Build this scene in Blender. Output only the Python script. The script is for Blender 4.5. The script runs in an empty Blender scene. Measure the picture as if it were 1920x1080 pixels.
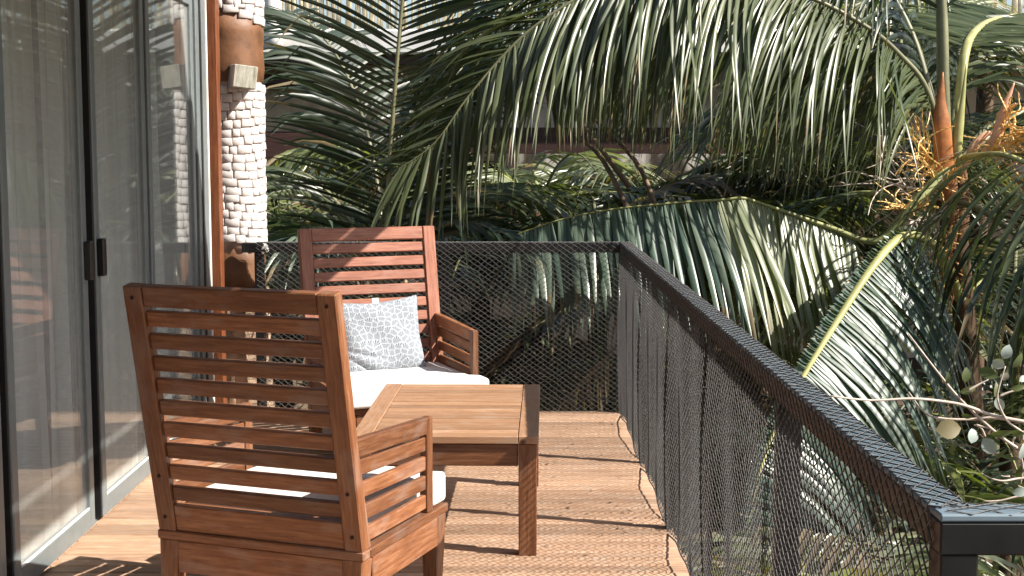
import bpy, bmesh, math, random
import numpy as np
from mathutils import Vector, Matrix, Quaternion
R = math.radians
random.seed(7); rng = np.random.default_rng(7)
sc = bpy.context.scene
C = sc.collection

# ------------------------------------------------------------------ camera
F, H = 2600.0, 1.5
TH = math.atan(263 / F); YAW = math.atan(6 / F)
cam = bpy.data.objects.new('camera', bpy.data.cameras.new('camera')); C.objects.link(cam)
cam.location = (0, 0, H); cam.rotation_euler = (math.pi / 2 - TH, 0, -YAW)
cam.data.sensor_width = 36; cam.data.lens = 36 * F / 1920; cam.data.clip_start = .05; cam.data.clip_end = 900
sc.camera = cam

# ------------------------------------------------------------------ light
TOSUN = Vector((.95, -.31, .88)).normalized()
w = bpy.data.worlds.new('World'); sc.world = w; w.use_nodes = True
wn = w.node_tree; wn.nodes.clear()
sky = wn.nodes.new('ShaderNodeTexSky'); sky.sky_type = 'NISHITA'; sky.sun_disc = False
sky.sun_elevation = math.asin(TOSUN.z); sky.sun_rotation = math.atan2(TOSUN.x, TOSUN.y); sky.dust_density = 1.5
bg = wn.nodes.new('ShaderNodeBackground'); bg.inputs[1].default_value = .082
wo = wn.nodes.new('ShaderNodeOutputWorld')
wn.links.new(sky.outputs[0], bg.inputs[0]); wn.links.new(bg.outputs[0], wo.inputs[0])
sl = bpy.data.lights.new('sun', 'SUN'); sl.energy = 5.0; sl.angle = R(.5); sl.color = (1, .93, .84)
so = bpy.data.objects.new('sun', sl); C.objects.link(so); so.rotation_euler = TOSUN.to_track_quat('Z', 'Y').to_euler()
so.location = TOSUN * 30
vs = sc.view_settings; vs.view_transform = 'Standard'; vs.look = 'None'; vs.gamma = 1; vs.use_curve_mapping = False
vs.exposure = 1.1
sc.cycles.max_bounces = 8; sc.cycles.transparent_max_bounces = 24; sc.cycles.use_denoising = True

def at(px, py, y=None, x=None, z=None):
    """a point of the place seen at a photo pixel, at depth y (or at x, or at height z)"""
    a = (px - 960) / F; b = -(py - 540) / F
    dy = math.cos(TH) + b * math.sin(TH); dz = -math.sin(TH) + b * math.cos(TH)
    v = Vector((a * math.cos(YAW) + dy * math.sin(YAW), -a * math.sin(YAW) + dy * math.cos(YAW), dz))
    t = y / v.y if y is not None else x / v.x if x is not None else (z - H) / v.z
    return v * t + Vector((0, 0, H))

# ------------------------------------------------------------------ materials
def newmat(name):
    m = bpy.data.materials.new(name); m.use_nodes = True
    nt = m.node_tree; b = nt.nodes['Principled BSDF']; return m, nt, b
def N(nt, t, **k):
    n = nt.nodes.new('ShaderNode' + t)
    for a, v in k.items(): setattr(n, a, v)
    return n
def ramp(nt, src, stops):
    r = N(nt, 'ValToRGB'); e = r.color_ramp.elements
    while len(e) < len(stops): e.new(.5)
    for i, (p, c) in enumerate(stops): e[i].position = p; e[i].color = (*c, 1)
    nt.links.new(src, r.inputs[0]); return r.outputs[0]
def noise(nt, coord, scale=(1, 1, 1), s=5, det=5, rough=.55, rnd=False):
    mp = N(nt, 'Mapping'); mp.inputs['Scale'].default_value = scale
    nt.links.new(coord, mp.inputs[0])
    if rnd:
        oi = N(nt, 'ObjectInfo'); cb = N(nt, 'CombineXYZ'); ml = N(nt, 'Math', operation='MULTIPLY'); ml.inputs[1].default_value = 37
        nt.links.new(oi.outputs['Random'], ml.inputs[0])
        for i in range(3): nt.links.new(ml.outputs[0], cb.inputs[i])
        nt.links.new(cb.outputs[0], mp.inputs['Location'])
    n = N(nt, 'TexNoise'); n.inputs['Scale'].default_value = s; n.inputs['Detail'].default_value = det; n.inputs['Roughness'].default_value = rough
    nt.links.new(mp.outputs[0], n.inputs[0]); return n.outputs[0]
def bump(nt, b, h, st=.3, d=.002):
    bp = N(nt, 'Bump'); bp.inputs['Strength'].default_value = st; bp.inputs['Distance'].default_value = d
    nt.links.new(h, bp.inputs['Height']); nt.links.new(bp.outputs[0], b.inputs['Normal'])
def mul(nt, a, c, fac=1.0, mode='MULTIPLY'):
    m = N(nt, 'Mix', data_type='RGBA', blend_type=mode)
    if isinstance(fac, (int, float)): m.inputs[0].default_value = fac
    else: nt.links.new(fac, m.inputs[0])
    for s_, i in ((a, 6), (c, 7)):
        if isinstance(s_, tuple): m.inputs[i].default_value = (*s_, 1)
        else: nt.links.new(s_, m.inputs[i])
    return m.outputs[2]
def maprange(nt, src, a, b_):
    r = N(nt, 'MapRange'); r.inputs[3].default_value = a; r.inputs[4].default_value = b_
    nt.links.new(src, r.inputs[0]); return r.outputs[0]

def wood(name, dark, mid, light, rough=.45, grey=None, var=.5, gs=(1.2, 16, 16), bs=.35):
    m, nt, b = newmat(name)
    tc = N(nt, 'TexCoord').outputs['Object']
    g = noise(nt, tc, gs, 6, 7, .62, True)
    g2 = noise(nt, tc, (gs[0] * 2.5, gs[1] * 5, gs[2] * 5), 9, 3, .6, True)
    c = ramp(nt, g, [(.28, dark), (.5, mid), (.72, light)])
    c = mul(nt, c, ramp(nt, g2, [(.3, (.66, .62, .6)), (.6, (1, 1, 1))]), .7)
    blot = noise(nt, tc, (1, 2.5, 2.5), 7, 4, .6, True)
    if grey: c = mul(nt, c, grey, maprange(nt, ramp(nt, blot, [(.5, (0, 0, 0)), (.72, (1, 1, 1))]), 0, .55), 'MIX')
    oi = N(nt, 'ObjectInfo')
    v = N(nt, 'MapRange'); v.inputs[3].default_value = 1 - var / 2; v.inputs[4].default_value = 1 + var / 2
    nt.links.new(oi.outputs['Random'], v.inputs[0])
    cc = N(nt, 'CombineColor')
    for i in range(3): nt.links.new(v.outputs[0], cc.inputs[i])
    c = mul(nt, c, cc.outputs[0])
    # knots
    vo = N(nt, 'TexVoronoi'); vo.inputs['Scale'].default_value = 3.2; nt.links.new(tc, vo.inputs[0])
    c = mul(nt, c, ramp(nt, vo.outputs['Distance'], [(.02, (.25, .2, .18)), (.055, (1, 1, 1))]))
    nt.links.new(c, b.inputs['Base Color'])
    nt.links.new(maprange(nt, blot, rough - .12, rough + .22), b.inputs['Roughness'])
    b.inputs['Specular IOR Level'].default_value = .45
    bump(nt, b, g2, bs, .002); return m
def plain(name, col, rough=.5, var=.25, s=14, metallic=0, bs=.15, spec=.5, dist=.002):
    m, nt, b = newmat(name); tc = N(nt, 'TexCoord').outputs['Object']
    n = noise(nt, tc, (1, 1, 1), s, 6, .6)
    lo = tuple(x * (1 - var) for x in col); hi = tuple(min(1, x * (1 + var)) for x in col)
    nt.links.new(ramp(nt, n, [(.3, lo), (.7, hi)]), b.inputs['Base Color'])
    nt.links.new(maprange(nt, n, rough - .08, rough + .1), b.inputs['Roughness'])
    b.inputs['Metallic'].default_value = metallic; b.inputs['Specular IOR Level'].default_value = spec
    bump(nt, b, n, bs, dist); return m

M = {}
M['teak'] = wood('teak', (.13, .046, .019), (.22, .088, .037), (.33, .155, .078), .36, (.27, .19, .15), .6)
M['teak_pale'] = wood('teak_pale', (.27, .145, .075), (.34, .19, .105), (.4, .235, .14), .5, (.4, .3, .22), .42)
M['teak_red'] = wood('teak_red', (.19, .065, .035), (.33, .13, .08), (.42, .19, .12), .45, (.38, .22, .17), .15)
M['deck'] = wood('deck_wood', (.31, .18, .11), (.44, .28, .18), (.54, .37, .25), .6, (.42, .33, .26), .5, (.9, 9, 9))
M['post'] = wood('orange_post_wood', (.11, .032, .012), (.19, .06, .021), (.26, .095, .036), .4, None, .1)
M['beam_dark'] = wood('dark_red_beam', (.025, .008, .006), (.045, .016, .011), (.075, .028, .02), .6, None, .3)
M['weathered'] = wood('weathered_wood', (.2, .19, .15), (.36, .35, .29), (.5, .49, .43), .8, None, .1, (10, 10, 1.5), .8)
M['rail'] = wood('dark_rail_wood', (.05, .05, .052), (.078, .082, .086), (.11, .115, .12), .32, None, .1)
M['rail_body'] = wood('brown_rail_wood', (.08, .05, .035), (.13, .085, .062), (.19, .13, .1), .4, None, .1)
M['cap'] = plain('blue_grey_rail_sheen', (.15, .2, .235), .33, .2, 9, 0, .2)  # sky reflection on the rail's top face, put into the colour
M['black'] = plain('black_paint', (.006, .006, .006), .4, .3)
M['alu'] = plain('grey_aluminium', (.15, .175, .18), .38, .12, 30, 0, .04)
M['gasket'] = plain('black_gasket', (.01, .009, .009), .45)
M['cord'] = plain('net_cord', (.095, .093, .092), .5, .3, 60, 0, .1, .3)
M['white_strip'] = plain('white_sealant', (.7, .68, .64), .6)
M['canvas'] = plain('white_canvas', (.7, .68, .65), .9, .03, 60, 0, .25)
M['room'] = plain('room_plaster', (.55, .53, .5), .9)
M['clay'] = plain('brown_clay', (.15, .068, .03), .55, .45, 7, 0, .5, .5, .012)
M['stucco'] = plain('tan_stucco', (.34, .25, .16), .95, .3, 5, 0, .8, .2, .03)
M['stucco2'] = plain('pinkish_stucco', (.42, .33, .26), .95, .15, 5, 0, .5, .2, .02)
M['plasterlow'] = plain('rough_low_plaster', (.42, .3, .21), .9, .6, 14, 0, .9, .2, .02)
M['slab'] = plain('white_slab', (.72, .7, .66), .9, .12, 6, 0, .5)
M['stonew'] = plain('whitewashed_stone', (.56, .52, .5), .9, .2, 14, 0, .35, .2, .004)
M['mortar'] = plain('stone_mortar', (.42, .31, .25), .95, .4, 22, 0, .6)
M['bamboo'] = plain('bamboo_cane', (.42, .37, .25), .7, .55, 9)
M['thatch'] = plain('thatch', (.2, .15, .09), .95, .4, 30)
M['soil'] = plain('soil', (.075, .055, .04), .95, .55, 1.3, 0, .8, .1, .05)
M['trunk'] = plain('palm_trunk', (.085, .055, .033), .85, .5, 9, 0, .8, .2, .02)
M['petiole'] = plain('petiole_green', (.24, .25, .09), .5, .3, 8)
M['yellow'] = plain('petiole_yellow', (.36, .35, .13), .5, .25, 8)
M['rachis'] = plain('rachis_dull', (.17, .17, .09), .45, .25, 8)
M['dead'] = plain('dry_brown_frond', (.2, .13, .08), .7, .4, 10)
M['spathe'] = plain('spathe_orange', (.33, .12, .035), .5, .4, 9, 0, .5, .4, .01)
M['spathe2'] = plain('spathe_pink', (.62, .34, .2), .55, .3, 9, 0, .5, .4, .01)
M['flower'] = plain('flower_stalk_yellow', (.74, .46, .15), .5, .35, 40)
M['branch'] = plain('pale_bark', (.5, .42, .35), .75, .3, 30)
M['rope'] = plain('knot_rope', (.4, .4, .38), .8)
M['fibre'] = plain('brown_fibre', (.15, .08, .038), .85, .5, 30, 0, .8, .2, .01)

def leafmat(name, col, col2, rough=.36, trans=.3, spec=.6):
    m, nt, b = newmat(name)
    a = N(nt, 'Attribute', attribute_name='tone')
    tc = N(nt, 'TexCoord').outputs['Object']
    n = noise(nt, tc, (1, 1, 1), 3, 4, .6)
    c = ramp(nt, a.outputs['Fac'], [(0, col), (.82, col2), (1, (.26, .2, .11))])
    c = mul(nt, c, ramp(nt, n, [(.3, (.6, .65, .6)), (.7, (1.0, 1.0, 1.0))]), .8)
    nt.links.new(c, b.inputs['Base Color'])
    nt.links.new(maprange(nt, n, rough - .08, rough + .14), b.inputs['Roughness'])
    b.inputs['Specular IOR Level'].default_value = spec
    tr = N(nt, 'BsdfTranslucent'); mx = N(nt, 'MixShader'); mx.inputs[0].default_value = trans
    tcx = mul(nt, c, (1.5, 1.6, .6)); nt.links.new(tcx, tr.inputs[0])
    nt.links.new(b.outputs[0], mx.inputs[1]); nt.links.new(tr.outputs[0], mx.inputs[2])
    nt.links.new(mx.outputs[0], nt.nodes['Material Output'].inputs[0]); return m
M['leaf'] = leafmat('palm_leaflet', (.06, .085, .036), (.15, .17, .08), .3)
M['leaf_lit'] = leafmat('palm_leaflet_sunlit', (.19, .22, .12), (.34, .36, .23), .33, .3)  # paler leaflet copy, sunlight put into its colour
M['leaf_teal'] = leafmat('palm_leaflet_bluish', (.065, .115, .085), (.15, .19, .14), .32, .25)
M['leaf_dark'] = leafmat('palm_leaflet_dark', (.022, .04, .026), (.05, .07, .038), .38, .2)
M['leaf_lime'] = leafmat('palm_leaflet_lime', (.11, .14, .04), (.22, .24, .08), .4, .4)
M['leaf_dry'] = leafmat('palm_leaflet_dry', (.16, .12, .075), (.32, .25, .17), .6, .2, .3)
M['shrubgreen'] = leafmat('shrub_leaf_green', (.1, .13, .05), (.16, .19, .08), .5, .3, .4)
M['shrubpale'] = leafmat('shrub_leaf_glaucous', (.36, .43, .4), (.5, .56, .53), .5, .15, .4)

def glassmat():
    m = bpy.data.materials.new('window_glass'); m.use_nodes = True; nt = m.node_tree; nt.nodes.clear()
    o = N(nt, 'OutputMaterial'); t = N(nt, 'BsdfTransparent'); t.inputs[0].default_value = (.95, .97, .96, 1)
    g = N(nt, 'BsdfGlossy'); g.inputs['Roughness'].default_value = .015; g.inputs[0].default_value = (.9, .95, .95, 1)
    lw = N(nt, 'LayerWeight'); lw.inputs[0].default_value = .5
    p = N(nt, 'Math', operation='POWER'); p.inputs[1].default_value = 5; nt.links.new(lw.outputs['Facing'], p.inputs[0])
    ma = N(nt, 'MapRange'); ma.inputs[3].default_value = .045; ma.inputs[4].default_value = 1; nt.links.new(p.outputs[0], ma.inputs[0])
    mx = N(nt, 'MixShader'); nt.links.new(ma.outputs[0], mx.inputs[0]); nt.links.new(t.outputs[0], mx.inputs[1]); nt.links.new(g.outputs[0], mx.inputs[2])
    d = N(nt, 'BsdfDiffuse'); d.inputs[0].default_value = (.6, .6, .58, 1)
    tc = N(nt, 'TexCoord').outputs['Object']; n = noise(nt, tc, (1, 1, .3), 3, 6, .65)
    m2 = N(nt, 'MixShader'); nt.links.new(maprange(nt, n, .1, .3), m2.inputs[0])
    nt.links.new(mx.outputs[0], m2.inputs[1]); nt.links.new(d.outputs[0], m2.inputs[2]); nt.links.new(m2.outputs[0], o.inputs[0])
    return m
M['glass'] = glassmat()
def curtainmat():
    m = bpy.data.materials.new('sheer_curtain'); m.use_nodes = True; nt = m.node_tree; nt.nodes.clear()
    o = N(nt, 'OutputMaterial'); d = N(nt, 'BsdfDiffuse'); d.inputs[0].default_value = (.85, .84, .8, 1)
    t = N(nt, 'BsdfTranslucent'); t.inputs[0].default_value = (.8, .8, .76, 1); tr = N(nt, 'BsdfTransparent')
    a = N(nt, 'MixShader'); a.inputs[0].default_value = .35; nt.links.new(d.outputs[0], a.inputs[1]); nt.links.new(t.outputs[0], a.inputs[2])
    b = N(nt, 'MixShader'); b.inputs[0].default_value = .05; nt.links.new(a.outputs[0], b.inputs[1]); nt.links.new(tr.outputs[0], b.inputs[2])
    nt.links.new(b.outputs[0], o.inputs[0]); return m
M['curtain'] = curtainmat()
def pillowmat():
    m, nt, b = newmat('fan_print_cotton')
    uv = N(nt, 'TexCoord').outputs['UV']
    v = N(nt, 'TexVoronoi', voronoi_dimensions='2D'); v.inputs['Scale'].default_value = 13; v.inputs['Randomness'].default_value = .8
    nt.links.new(uv, v.inputs['Vector'])
    sub = N(nt, 'VectorMath', operation='SUBTRACT'); nt.links.new(uv, sub.inputs[0]); nt.links.new(v.outputs['Position'], sub.inputs[1])
    # the fan's foot sits off-centre: rays spread from the low edge of each cell
    off = N(nt, 'VectorMath', operation='ADD'); off.inputs[1].default_value = (.008, .026, 0); nt.links.new(sub.outputs[0], off.inputs[0])
    sp = N(nt, 'SeparateXYZ'); nt.links.new(off.outputs[0], sp.inputs[0])
    an = N(nt, 'Math', operation='ARCTAN2'); nt.links.new(sp.outputs[1], an.inputs[0]); nt.links.new(sp.outputs[0], an.inputs[1])
    ml = N(nt, 'Math', operation='MULTIPLY'); ml.inputs[1].default_value = 15; nt.links.new(an.outputs[0], ml.inputs[0])
    sn = N(nt, 'Math', operation='SINE'); nt.links.new(ml.outputs[0], sn.inputs[0])
    gt = ramp(nt, maprange(nt, sn.outputs[0], 0, 1), [(.0, (0, 0, 0)), (.0, (0, 0, 0))])
    r = N(nt, 'MapRange'); r.inputs[1].default_value = -.35; r.inputs[2].default_value = .35; nt.links.new(sn.outputs[0], r.inputs[0])
    ed = N(nt, 'TexVoronoi', voronoi_dimensions='2D', feature='DISTANCE_TO_EDGE'); ed.inputs['Scale'].default_value = 13; ed.inputs['Randomness'].default_value = .8
    nt.links.new(uv, ed.inputs['Vector'])
    e = N(nt, 'MapRange'); e.inputs[1].default_value = .05; e.inputs[2].default_value = .1; e.inputs[3].default_value = 0; e.inputs[4].default_value = 1; nt.links.new(ed.outputs['Distance'], e.inputs[0])
    mm = N(nt, 'Math', operation='MULTIPLY'); nt.links.new(r.outputs[0], mm.inputs[0]); nt.links.new(e.outputs[0], mm.inputs[1])
    c = mul(nt, (.39, .43, .475), (.075, .083, .1), mm.outputs[0], 'MIX')
    nt.links.new(c, b.inputs['Base Color']); b.inputs['Roughness'].default_value = .9; b.inputs['Specular IOR Level'].default_value = .2
    return m
M['pillow'] = pillowmat()

# ------------------------------------------------------------------ object helpers
def link(name, me, m, parent=None):
    o = bpy.data.objects.new(name, me); C.objects.link(o)
    if m is not None and not me.materials: me.materials.append(m)
    if parent: o.parent = parent
    return o
def tag(o, label=None, cat=None, group=None, kind=None):
    if label: o['label'] = label
    if cat: o['category'] = cat
    if group: o['group'] = group
    if kind: o['kind'] = kind
    return o
def empty(name, loc=(0, 0, 0), rz=0):
    o = bpy.data.objects.new(name, None); C.objects.link(o); o.location = loc; o.rotation_euler = (0, 0, rz); o.empty_display_size = .1
    return o
_cache = {}
def boxmesh(l, wd, t, bev=.003, taper=1.0):
    k = (round(l, 4), round(wd, 4), round(t, 4), bev, taper)
    if k in _cache: return _cache[k]
    bm = bmesh.new(); bmesh.ops.create_cube(bm, size=1)
    for v in bm.verts:
        s = taper if v.co.x > 0 else 1
        v.co = Vector((v.co.x * l, v.co.y * wd * s, v.co.z * t * s))
    if bev: bmesh.ops.bevel(bm, geom=bm.edges[:], offset=min(bev, t * .3, wd * .3), segments=1, affect='EDGES')
    me = bpy.data.meshes.new('box'); bm.to_mesh(me); bm.free(); _cache[k] = me; return me
_mm = {}
def board(name, a, b, wd, t, m, parent=None, up=(0, 0, 1), bev=.003, taper=1.0):
    """a bevelled board whose local X runs from a to b; wd along the side, t along up"""
    a = Vector(a); b = Vector(b); x = (b - a); l = x.length; x.normalize(); up = Vector(up)
    y = up.cross(x).normalized(); z = x.cross(y)
    key = (round(l, 4), round(wd, 4), round(t, 4), bev, taper, m.name)
    if key not in _mm:
        me = boxmesh(l, wd, t, bev, taper).copy(); me.materials.append(m); _mm[key] = me
    o = link(name, _mm[key], m, parent)
    o.matrix_local = Matrix.Translation((a + b) / 2) @ Matrix((x, y, z)).transposed().to_4x4()
    return o
def block(name, lo, hi, m, parent=None, bev=.003):
    lo = Vector(lo); hi = Vector(hi); s = hi - lo
    ax = max(range(3), key=lambda i: s[i]); mid = (lo + hi) / 2
    d = Vector((0, 0, 0)); d[ax] = s[ax] / 2
    if ax == 2: return board(name, mid - d, mid + d, s[0], s[1], m, parent, (0, 1, 0), bev) if True else None
    if ax == 0: return board(name, mid - d, mid + d, s[1], s[2], m, parent, (0, 0, 1), bev)
    return board(name, mid - d, mid + d, s[0], s[2], m, parent, (0, 0, 1), bev)
def frompy(name, v, f, m, parent=None, smooth=False, tone=None):
    me = bpy.data.meshes.new(name); me.from_pydata([tuple(x) for x in v] if not isinstance(v, np.ndarray) else v.tolist(), [], f if isinstance(f, list) else f.tolist())
    if smooth: me.shade_smooth()
    if tone is not None:
        at_ = me.attributes.new('tone', 'FLOAT', 'POINT'); at_.data.foreach_set('value', np.asarray(tone, dtype=np.float32))
    me.materials.append(m)
    return link(name, me, m, parent)
def catmull(P, n):
    P = [np.array(p, float) for p in P]; P = [2 * P[0] - P[1]] + P + [2 * P[-1] - P[-2]]
    out = []
    for i in range(1, len(P) - 2):
        for k in range(n):
            t = k / n; a, b, c, d = P[i - 1:i + 3]
            out.append(.5 * ((2 * b) + (c - a) * t + (2 * a - 5 * b + 4 * c - d) * t * t + (3 * b - a - 3 * c + d) * t ** 3))
    out.append(P[-2]); return np.array(out)
def resample(P, n):
    d = np.r_[0, np.cumsum(np.linalg.norm(np.diff(P, axis=0), axis=1))]
    s = np.linspace(0, d[-1], n); return np.c_[[np.interp(s, d, P[:, k]) for k in range(3)]].T, d[-1]
def tubegeo(P, r, k=6, flat=1.0, upv=(0, 0, 1)):
    P = np.asarray(P, float); n = len(P); r = np.broadcast_to(np.asarray(r, float), (n,))
    T = np.gradient(P, axis=0); T /= np.linalg.norm(T, axis=1)[:, None] + 1e-9
    u = np.array(upv, float); V = []
    for i in range(n):
        s = np.cross(T[i], u)
        if np.linalg.norm(s) < .05: s = np.cross(T[i], (1, 0, 0))
        s /= np.linalg.norm(s); q = np.cross(s, T[i])
        for j in range(k):
            a = 2 * math.pi * j / k; V.append(P[i] + r[i] * (s * math.cos(a) + q * math.sin(a) * flat))
    Fc = [[i * k + j, i * k + (j + 1) % k, (i + 1) * k + (j + 1) % k, (i + 1) * k + j] for i in range(n - 1) for j in range(k)]
    Fc += [list(range(k))[::-1], [(n - 1) * k + j for j in range(k)]]
    return np.array(V), Fc
def tube(name, P, r, m, parent=None, k=6, flat=1.0, smooth=True, n=4, upv=(0, 0, 1)):
    Q = catmull(P, n) if len(P) > 2 else np.array([np.array(p, float) for p in P])
    if np.ndim(r): r = np.interp(np.linspace(0, 1, len(Q)), np.linspace(0, 1, len(r)), r)
    V, Fc = tubegeo(Q, r, k, flat, upv); return frompy(name, V, Fc, m, parent, smooth)
class Geo:
    def __init__(s): s.v = []; s.f = []; s.n = 0; s.t = []
    def add(s, V, Fc, tone=0.):
        s.v.append(np.asarray(V)); s.f += [[i + s.n for i in f] for f in Fc]; s.t += tone if isinstance(tone, list) else [tone] * len(V); s.n += len(V)
    def build(s, name, m, parent=None, smooth=False):
        return frompy(name, np.concatenate(s.v), s.f, m, parent, smooth, s.t)

# ------------------------------------------------------------------ setting: ground
def gz(x, y):
    z = -2.4 + 1.5 / (1 + math.exp(-(y - 12) * 1.1)) + .12 * math.sin(x * .9 + y * .5)
    if y > 22: z += (y - 22) * .10
    return z
xs = np.concatenate([np.linspace(-400, -20, 8), np.linspace(-16, 20, 46), np.linspace(25, 400, 8)])
ys = np.concatenate([np.linspace(-60, -4, 6), np.linspace(-2, 24, 40), np.linspace(30, 500, 10)])
V = [(x, y, gz(x, min(y, 90)) + random.uniform(-.04, .04)) for y in ys for x in xs]
nx = len(xs); Fc = [[j * nx + i, j * nx + i + 1, (j + 1) * nx + i + 1, (j + 1) * nx + i] for j in range(len(ys) - 1) for i in range(nx - 1)]
tag(frompy('ground', V, Fc, M['soil'], smooth=True), kind='structure')

# ------------------------------------------------------------------ deck
XL, XR, YN, YF = -1.66, .648, 1.2, 7.84
deck = tag(empty('deck', (0, 0, 0)), kind='structure')
n = int((YF - YN) / .08)
for i in range(n):
    y = YF - .04 - i * .08
    l = random.uniform(-.003, .003)
    board('plank', (XL, y, -.014 + random.uniform(-.001, .001)), (XR + l * 3, y + l * .5, -.014), .071, .028, M['deck'], deck, bev=.006)
block('joist', (XL, YN, -.2), (XL + .06, YF, -.03), M['beam_dark'], deck)
block('joist', (-.5, YN, -.2), (-.44, YF, -.03), M['beam_dark'], deck)
block('joist', (.55, YN, -.2), (.61, YF, -.03), M['beam_dark'], deck)
for x in (-1.5, .5):
    for y in (2.2, 5.0, 7.6): block('support_post', (x, y, gz(x, y) - .3), (x + .12, y + .12, -.2), M['beam_dark'], deck)

G_ = []; F_ = []; r = random.Random(12)
for k in range(90):
    x = .6 - abs(r.gauss(0, .45)); y = r.uniform(4.6, 7.8); a = r.uniform(0, 3.1); l = r.uniform(.004, .016); w_ = l * r.uniform(.15, .5); b = len(G_)
    if x < -1.5: continue
    c, s_ = math.cos(a), math.sin(a)
    G_ += [(x + c * l, y + s_ * l, .003), (x - s_ * w_, y + c * w_, .006), (x - c * l, y - s_ * l, .002), (x + s_ * w_, y - c * w_, .003)]; F_.append([b, b + 1, b + 2, b + 3])
tag(frompy('leaf_litter', G_, F_, M['dead']), kind='stuff')

# ------------------------------------------------------------------ house on the left: room, doors, post, column, roof
room = tag(empty('room'), kind='structure')
WX = -1.64      # outer face of the doors
block('floor', (-4.6, 1.2, -.06), (XL - .004, 7.6, -.004), M['deck'], room)
block('back_wall', (-4.7, 1.1, -.06), (-4.602, 7.7, .5), M['room'], room)  # unseen wall, wide opening added between its pieces to brighten the curtains
block('back_wall', (-4.7, 1.1, .502), (-4.602, 2.0, 2.55), M['room'], room)
block('back_wall', (-4.7, 7.1, .502), (-4.602, 7.7, 2.55), M['room'], room)
block('side_wall', (-4.6, 7.6, -.06), (-1.76, 7.7, 2.55), M['room'], room)
block('side_wall', (-4.6, 1.1, -.06), (-1.76, 1.2, 2.55), M['room'], room)
block('ceiling', (-4.7, 1.1, 2.552), (-1.56, 7.7, 2.62), M['room'], room)
block('lintel', (-1.76, 1.2, 2.32), (-1.62, 7.5, 2.55), M['beam_dark'], room)
block('threshold', (-1.78, 1.2, -.05), (XL - .006, 7.6, .004), M['alu'], room)
block('foundation', (-4.7, 1.1, -3), (-1.7, 7.7, -.062), M['stucco2'], room)

def door(y0, y1, label, x=WX, hn=None, hf=None, sill=.075, near_gasket=True):
    """a glazed door leaf between y0 and y1, outer face at x"""
    t = tag(empty('glass_door', (x, (y0 + y1) / 2, 0)), label, 'glass door', 'aluminium framed glass doors of the house')
    L = (y1 - y0) / 2; ht = 2.3; s = .055; th = .04
    A, B = -L, L
    block('stile', (-th, A, .012), (0, A + s, ht), M['alu'], t, .004)
    block('stile', (-th, B - s, .012), (0, B, ht), M['alu'], t, .004)
    block('bottom_rail', (-th + .001, A + s, .012), (-.001, B - s, sill + .012), M['alu'], t, .003)
    block('top_rail', (-th + .001, A + s, ht - .07), (-.001, B - s, ht), M['alu'], t, .003)
    # glazing bead, proud of the rail
    block('bead', (-.012, A + s, sill + .012), (-.004, B - s, sill + .02), M['white_strip'], t, .001)
    if near_gasket: block('gasket', (-th - .004, A - .012, .012), (-.006, A - .001, ht), M['gasket'], t, .002)
    block('gasket', (-th - .004, B + .001, .012), (-.006, B + .010, ht), M['gasket'], t, .002)
    block('glass', (-th * .55, A + s - .004, sill), (-th * .55 + .006, B - s + .004, ht - .06), M['glass'], t, 0)
    for yy, side in ((hn, A), (hf, B)):
        if yy:
            yy -= (y0 + y1) / 2
            h = block('handle', (.0, yy - .022, .99), (.028, yy + .022, 1.14), M['gasket'], t, .004)
            block('lock', (.028, yy - .006, 1.045), (.034, yy + .006, 1.06), M['white_strip'], h, .001)
            h.children[0].matrix_parent_inverse = h.matrix_local.inverted()
    return t
door(1.9, 3.3, 'sliding glass door nearest the camera, outside the left edge', near_gasket=True)
door(3.36, 4.42, 'glass door leaf cut by the left edge of the photo, warm reflections in it')
door(4.5, 5.385, 'glass door leaf with a black handle on its far stile, left of the meeting gap', hf=5.36)
door(5.5, 6.31, 'glass door leaf with a handle on its near stile, right of the meeting gap', hn=5.53)
door(6.36, 7.3, 'fixed glass leaf next to the orange post, showing the column reflected', near_gasket=False)
jb = tag(empty('door_jamb', (0, 0, 0)), 'dark grey door jamb with a white sealant edge beside the orange post', 'door jamb')
block('jamb', (-1.72, 7.33, .0), (-1.632, 7.56, 2.32), M['alu'], jb, .004)
block('groove', (-1.631, 7.40, .0), (-1.626, 7.43, 2.32), M['gasket'], jb, .001)
block('sealant', (-1.7, 7.562, .0), (-1.628, 7.585, 2.32), M['white_strip'], jb, .002)

def curtain(y0, y1, label, x, folds, seed, slant=0.):
    r = random.Random(seed); nu, nv = 90, 14; V = []; Fc = []
    ph = [r.uniform(0, 6.28) for _ in range(4)]
    for j in range(nv + 1):
        z = 2.3 * (1 - j / nv) + .015; k = j / nv
        for i in range(nu + 1):
            u = i / nu
            y = y0 + (y1 - y0) * u + (slant * u ** 2) * k ** 1.5
            a = .018 * (1 + .3 * k)
            dx = a * math.sin(u * folds * 6.28 + ph[0] + .5 * k) + a * .45 * math.sin(u * folds * 2.3 * 6.28 + ph[1] + k) + .006 * math.sin(u * 31 + 5 * k + ph[2])
            V.append((x + dx, y + .01 * math.sin(u * folds * 12.6 + ph[3]), z))
    for j in range(nv):
        for i in range(nu): q = j * (nu + 1) + i; Fc.append([q, q + 1, q + nu + 2, q + nu + 1])
    o = frompy('curtain', V, Fc, M['curtain'], smooth=True)
    return tag(o, label, 'curtain', 'sheer curtains behind the glass doors')
curtain(4.72, 4.98, 'sheer white curtain gathered at the near side of the left glass leaf', -1.72, 3, 3, .08)
curtain(5.22, 5.42, 'sheer curtain hanging at the far side of the left leaf behind its stile', -1.72, 3, 5, -.06)
curtain(5.56, 6.34, 'sheer white curtain with deep folds behind the leaf right of the meeting gap', -1.722, 7, 8, 0)
curtain(6.5, 6.72, 'bluish white curtain edge flaring out behind the fixed glass leaf', -1.715, 2, 9, .25)

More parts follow.
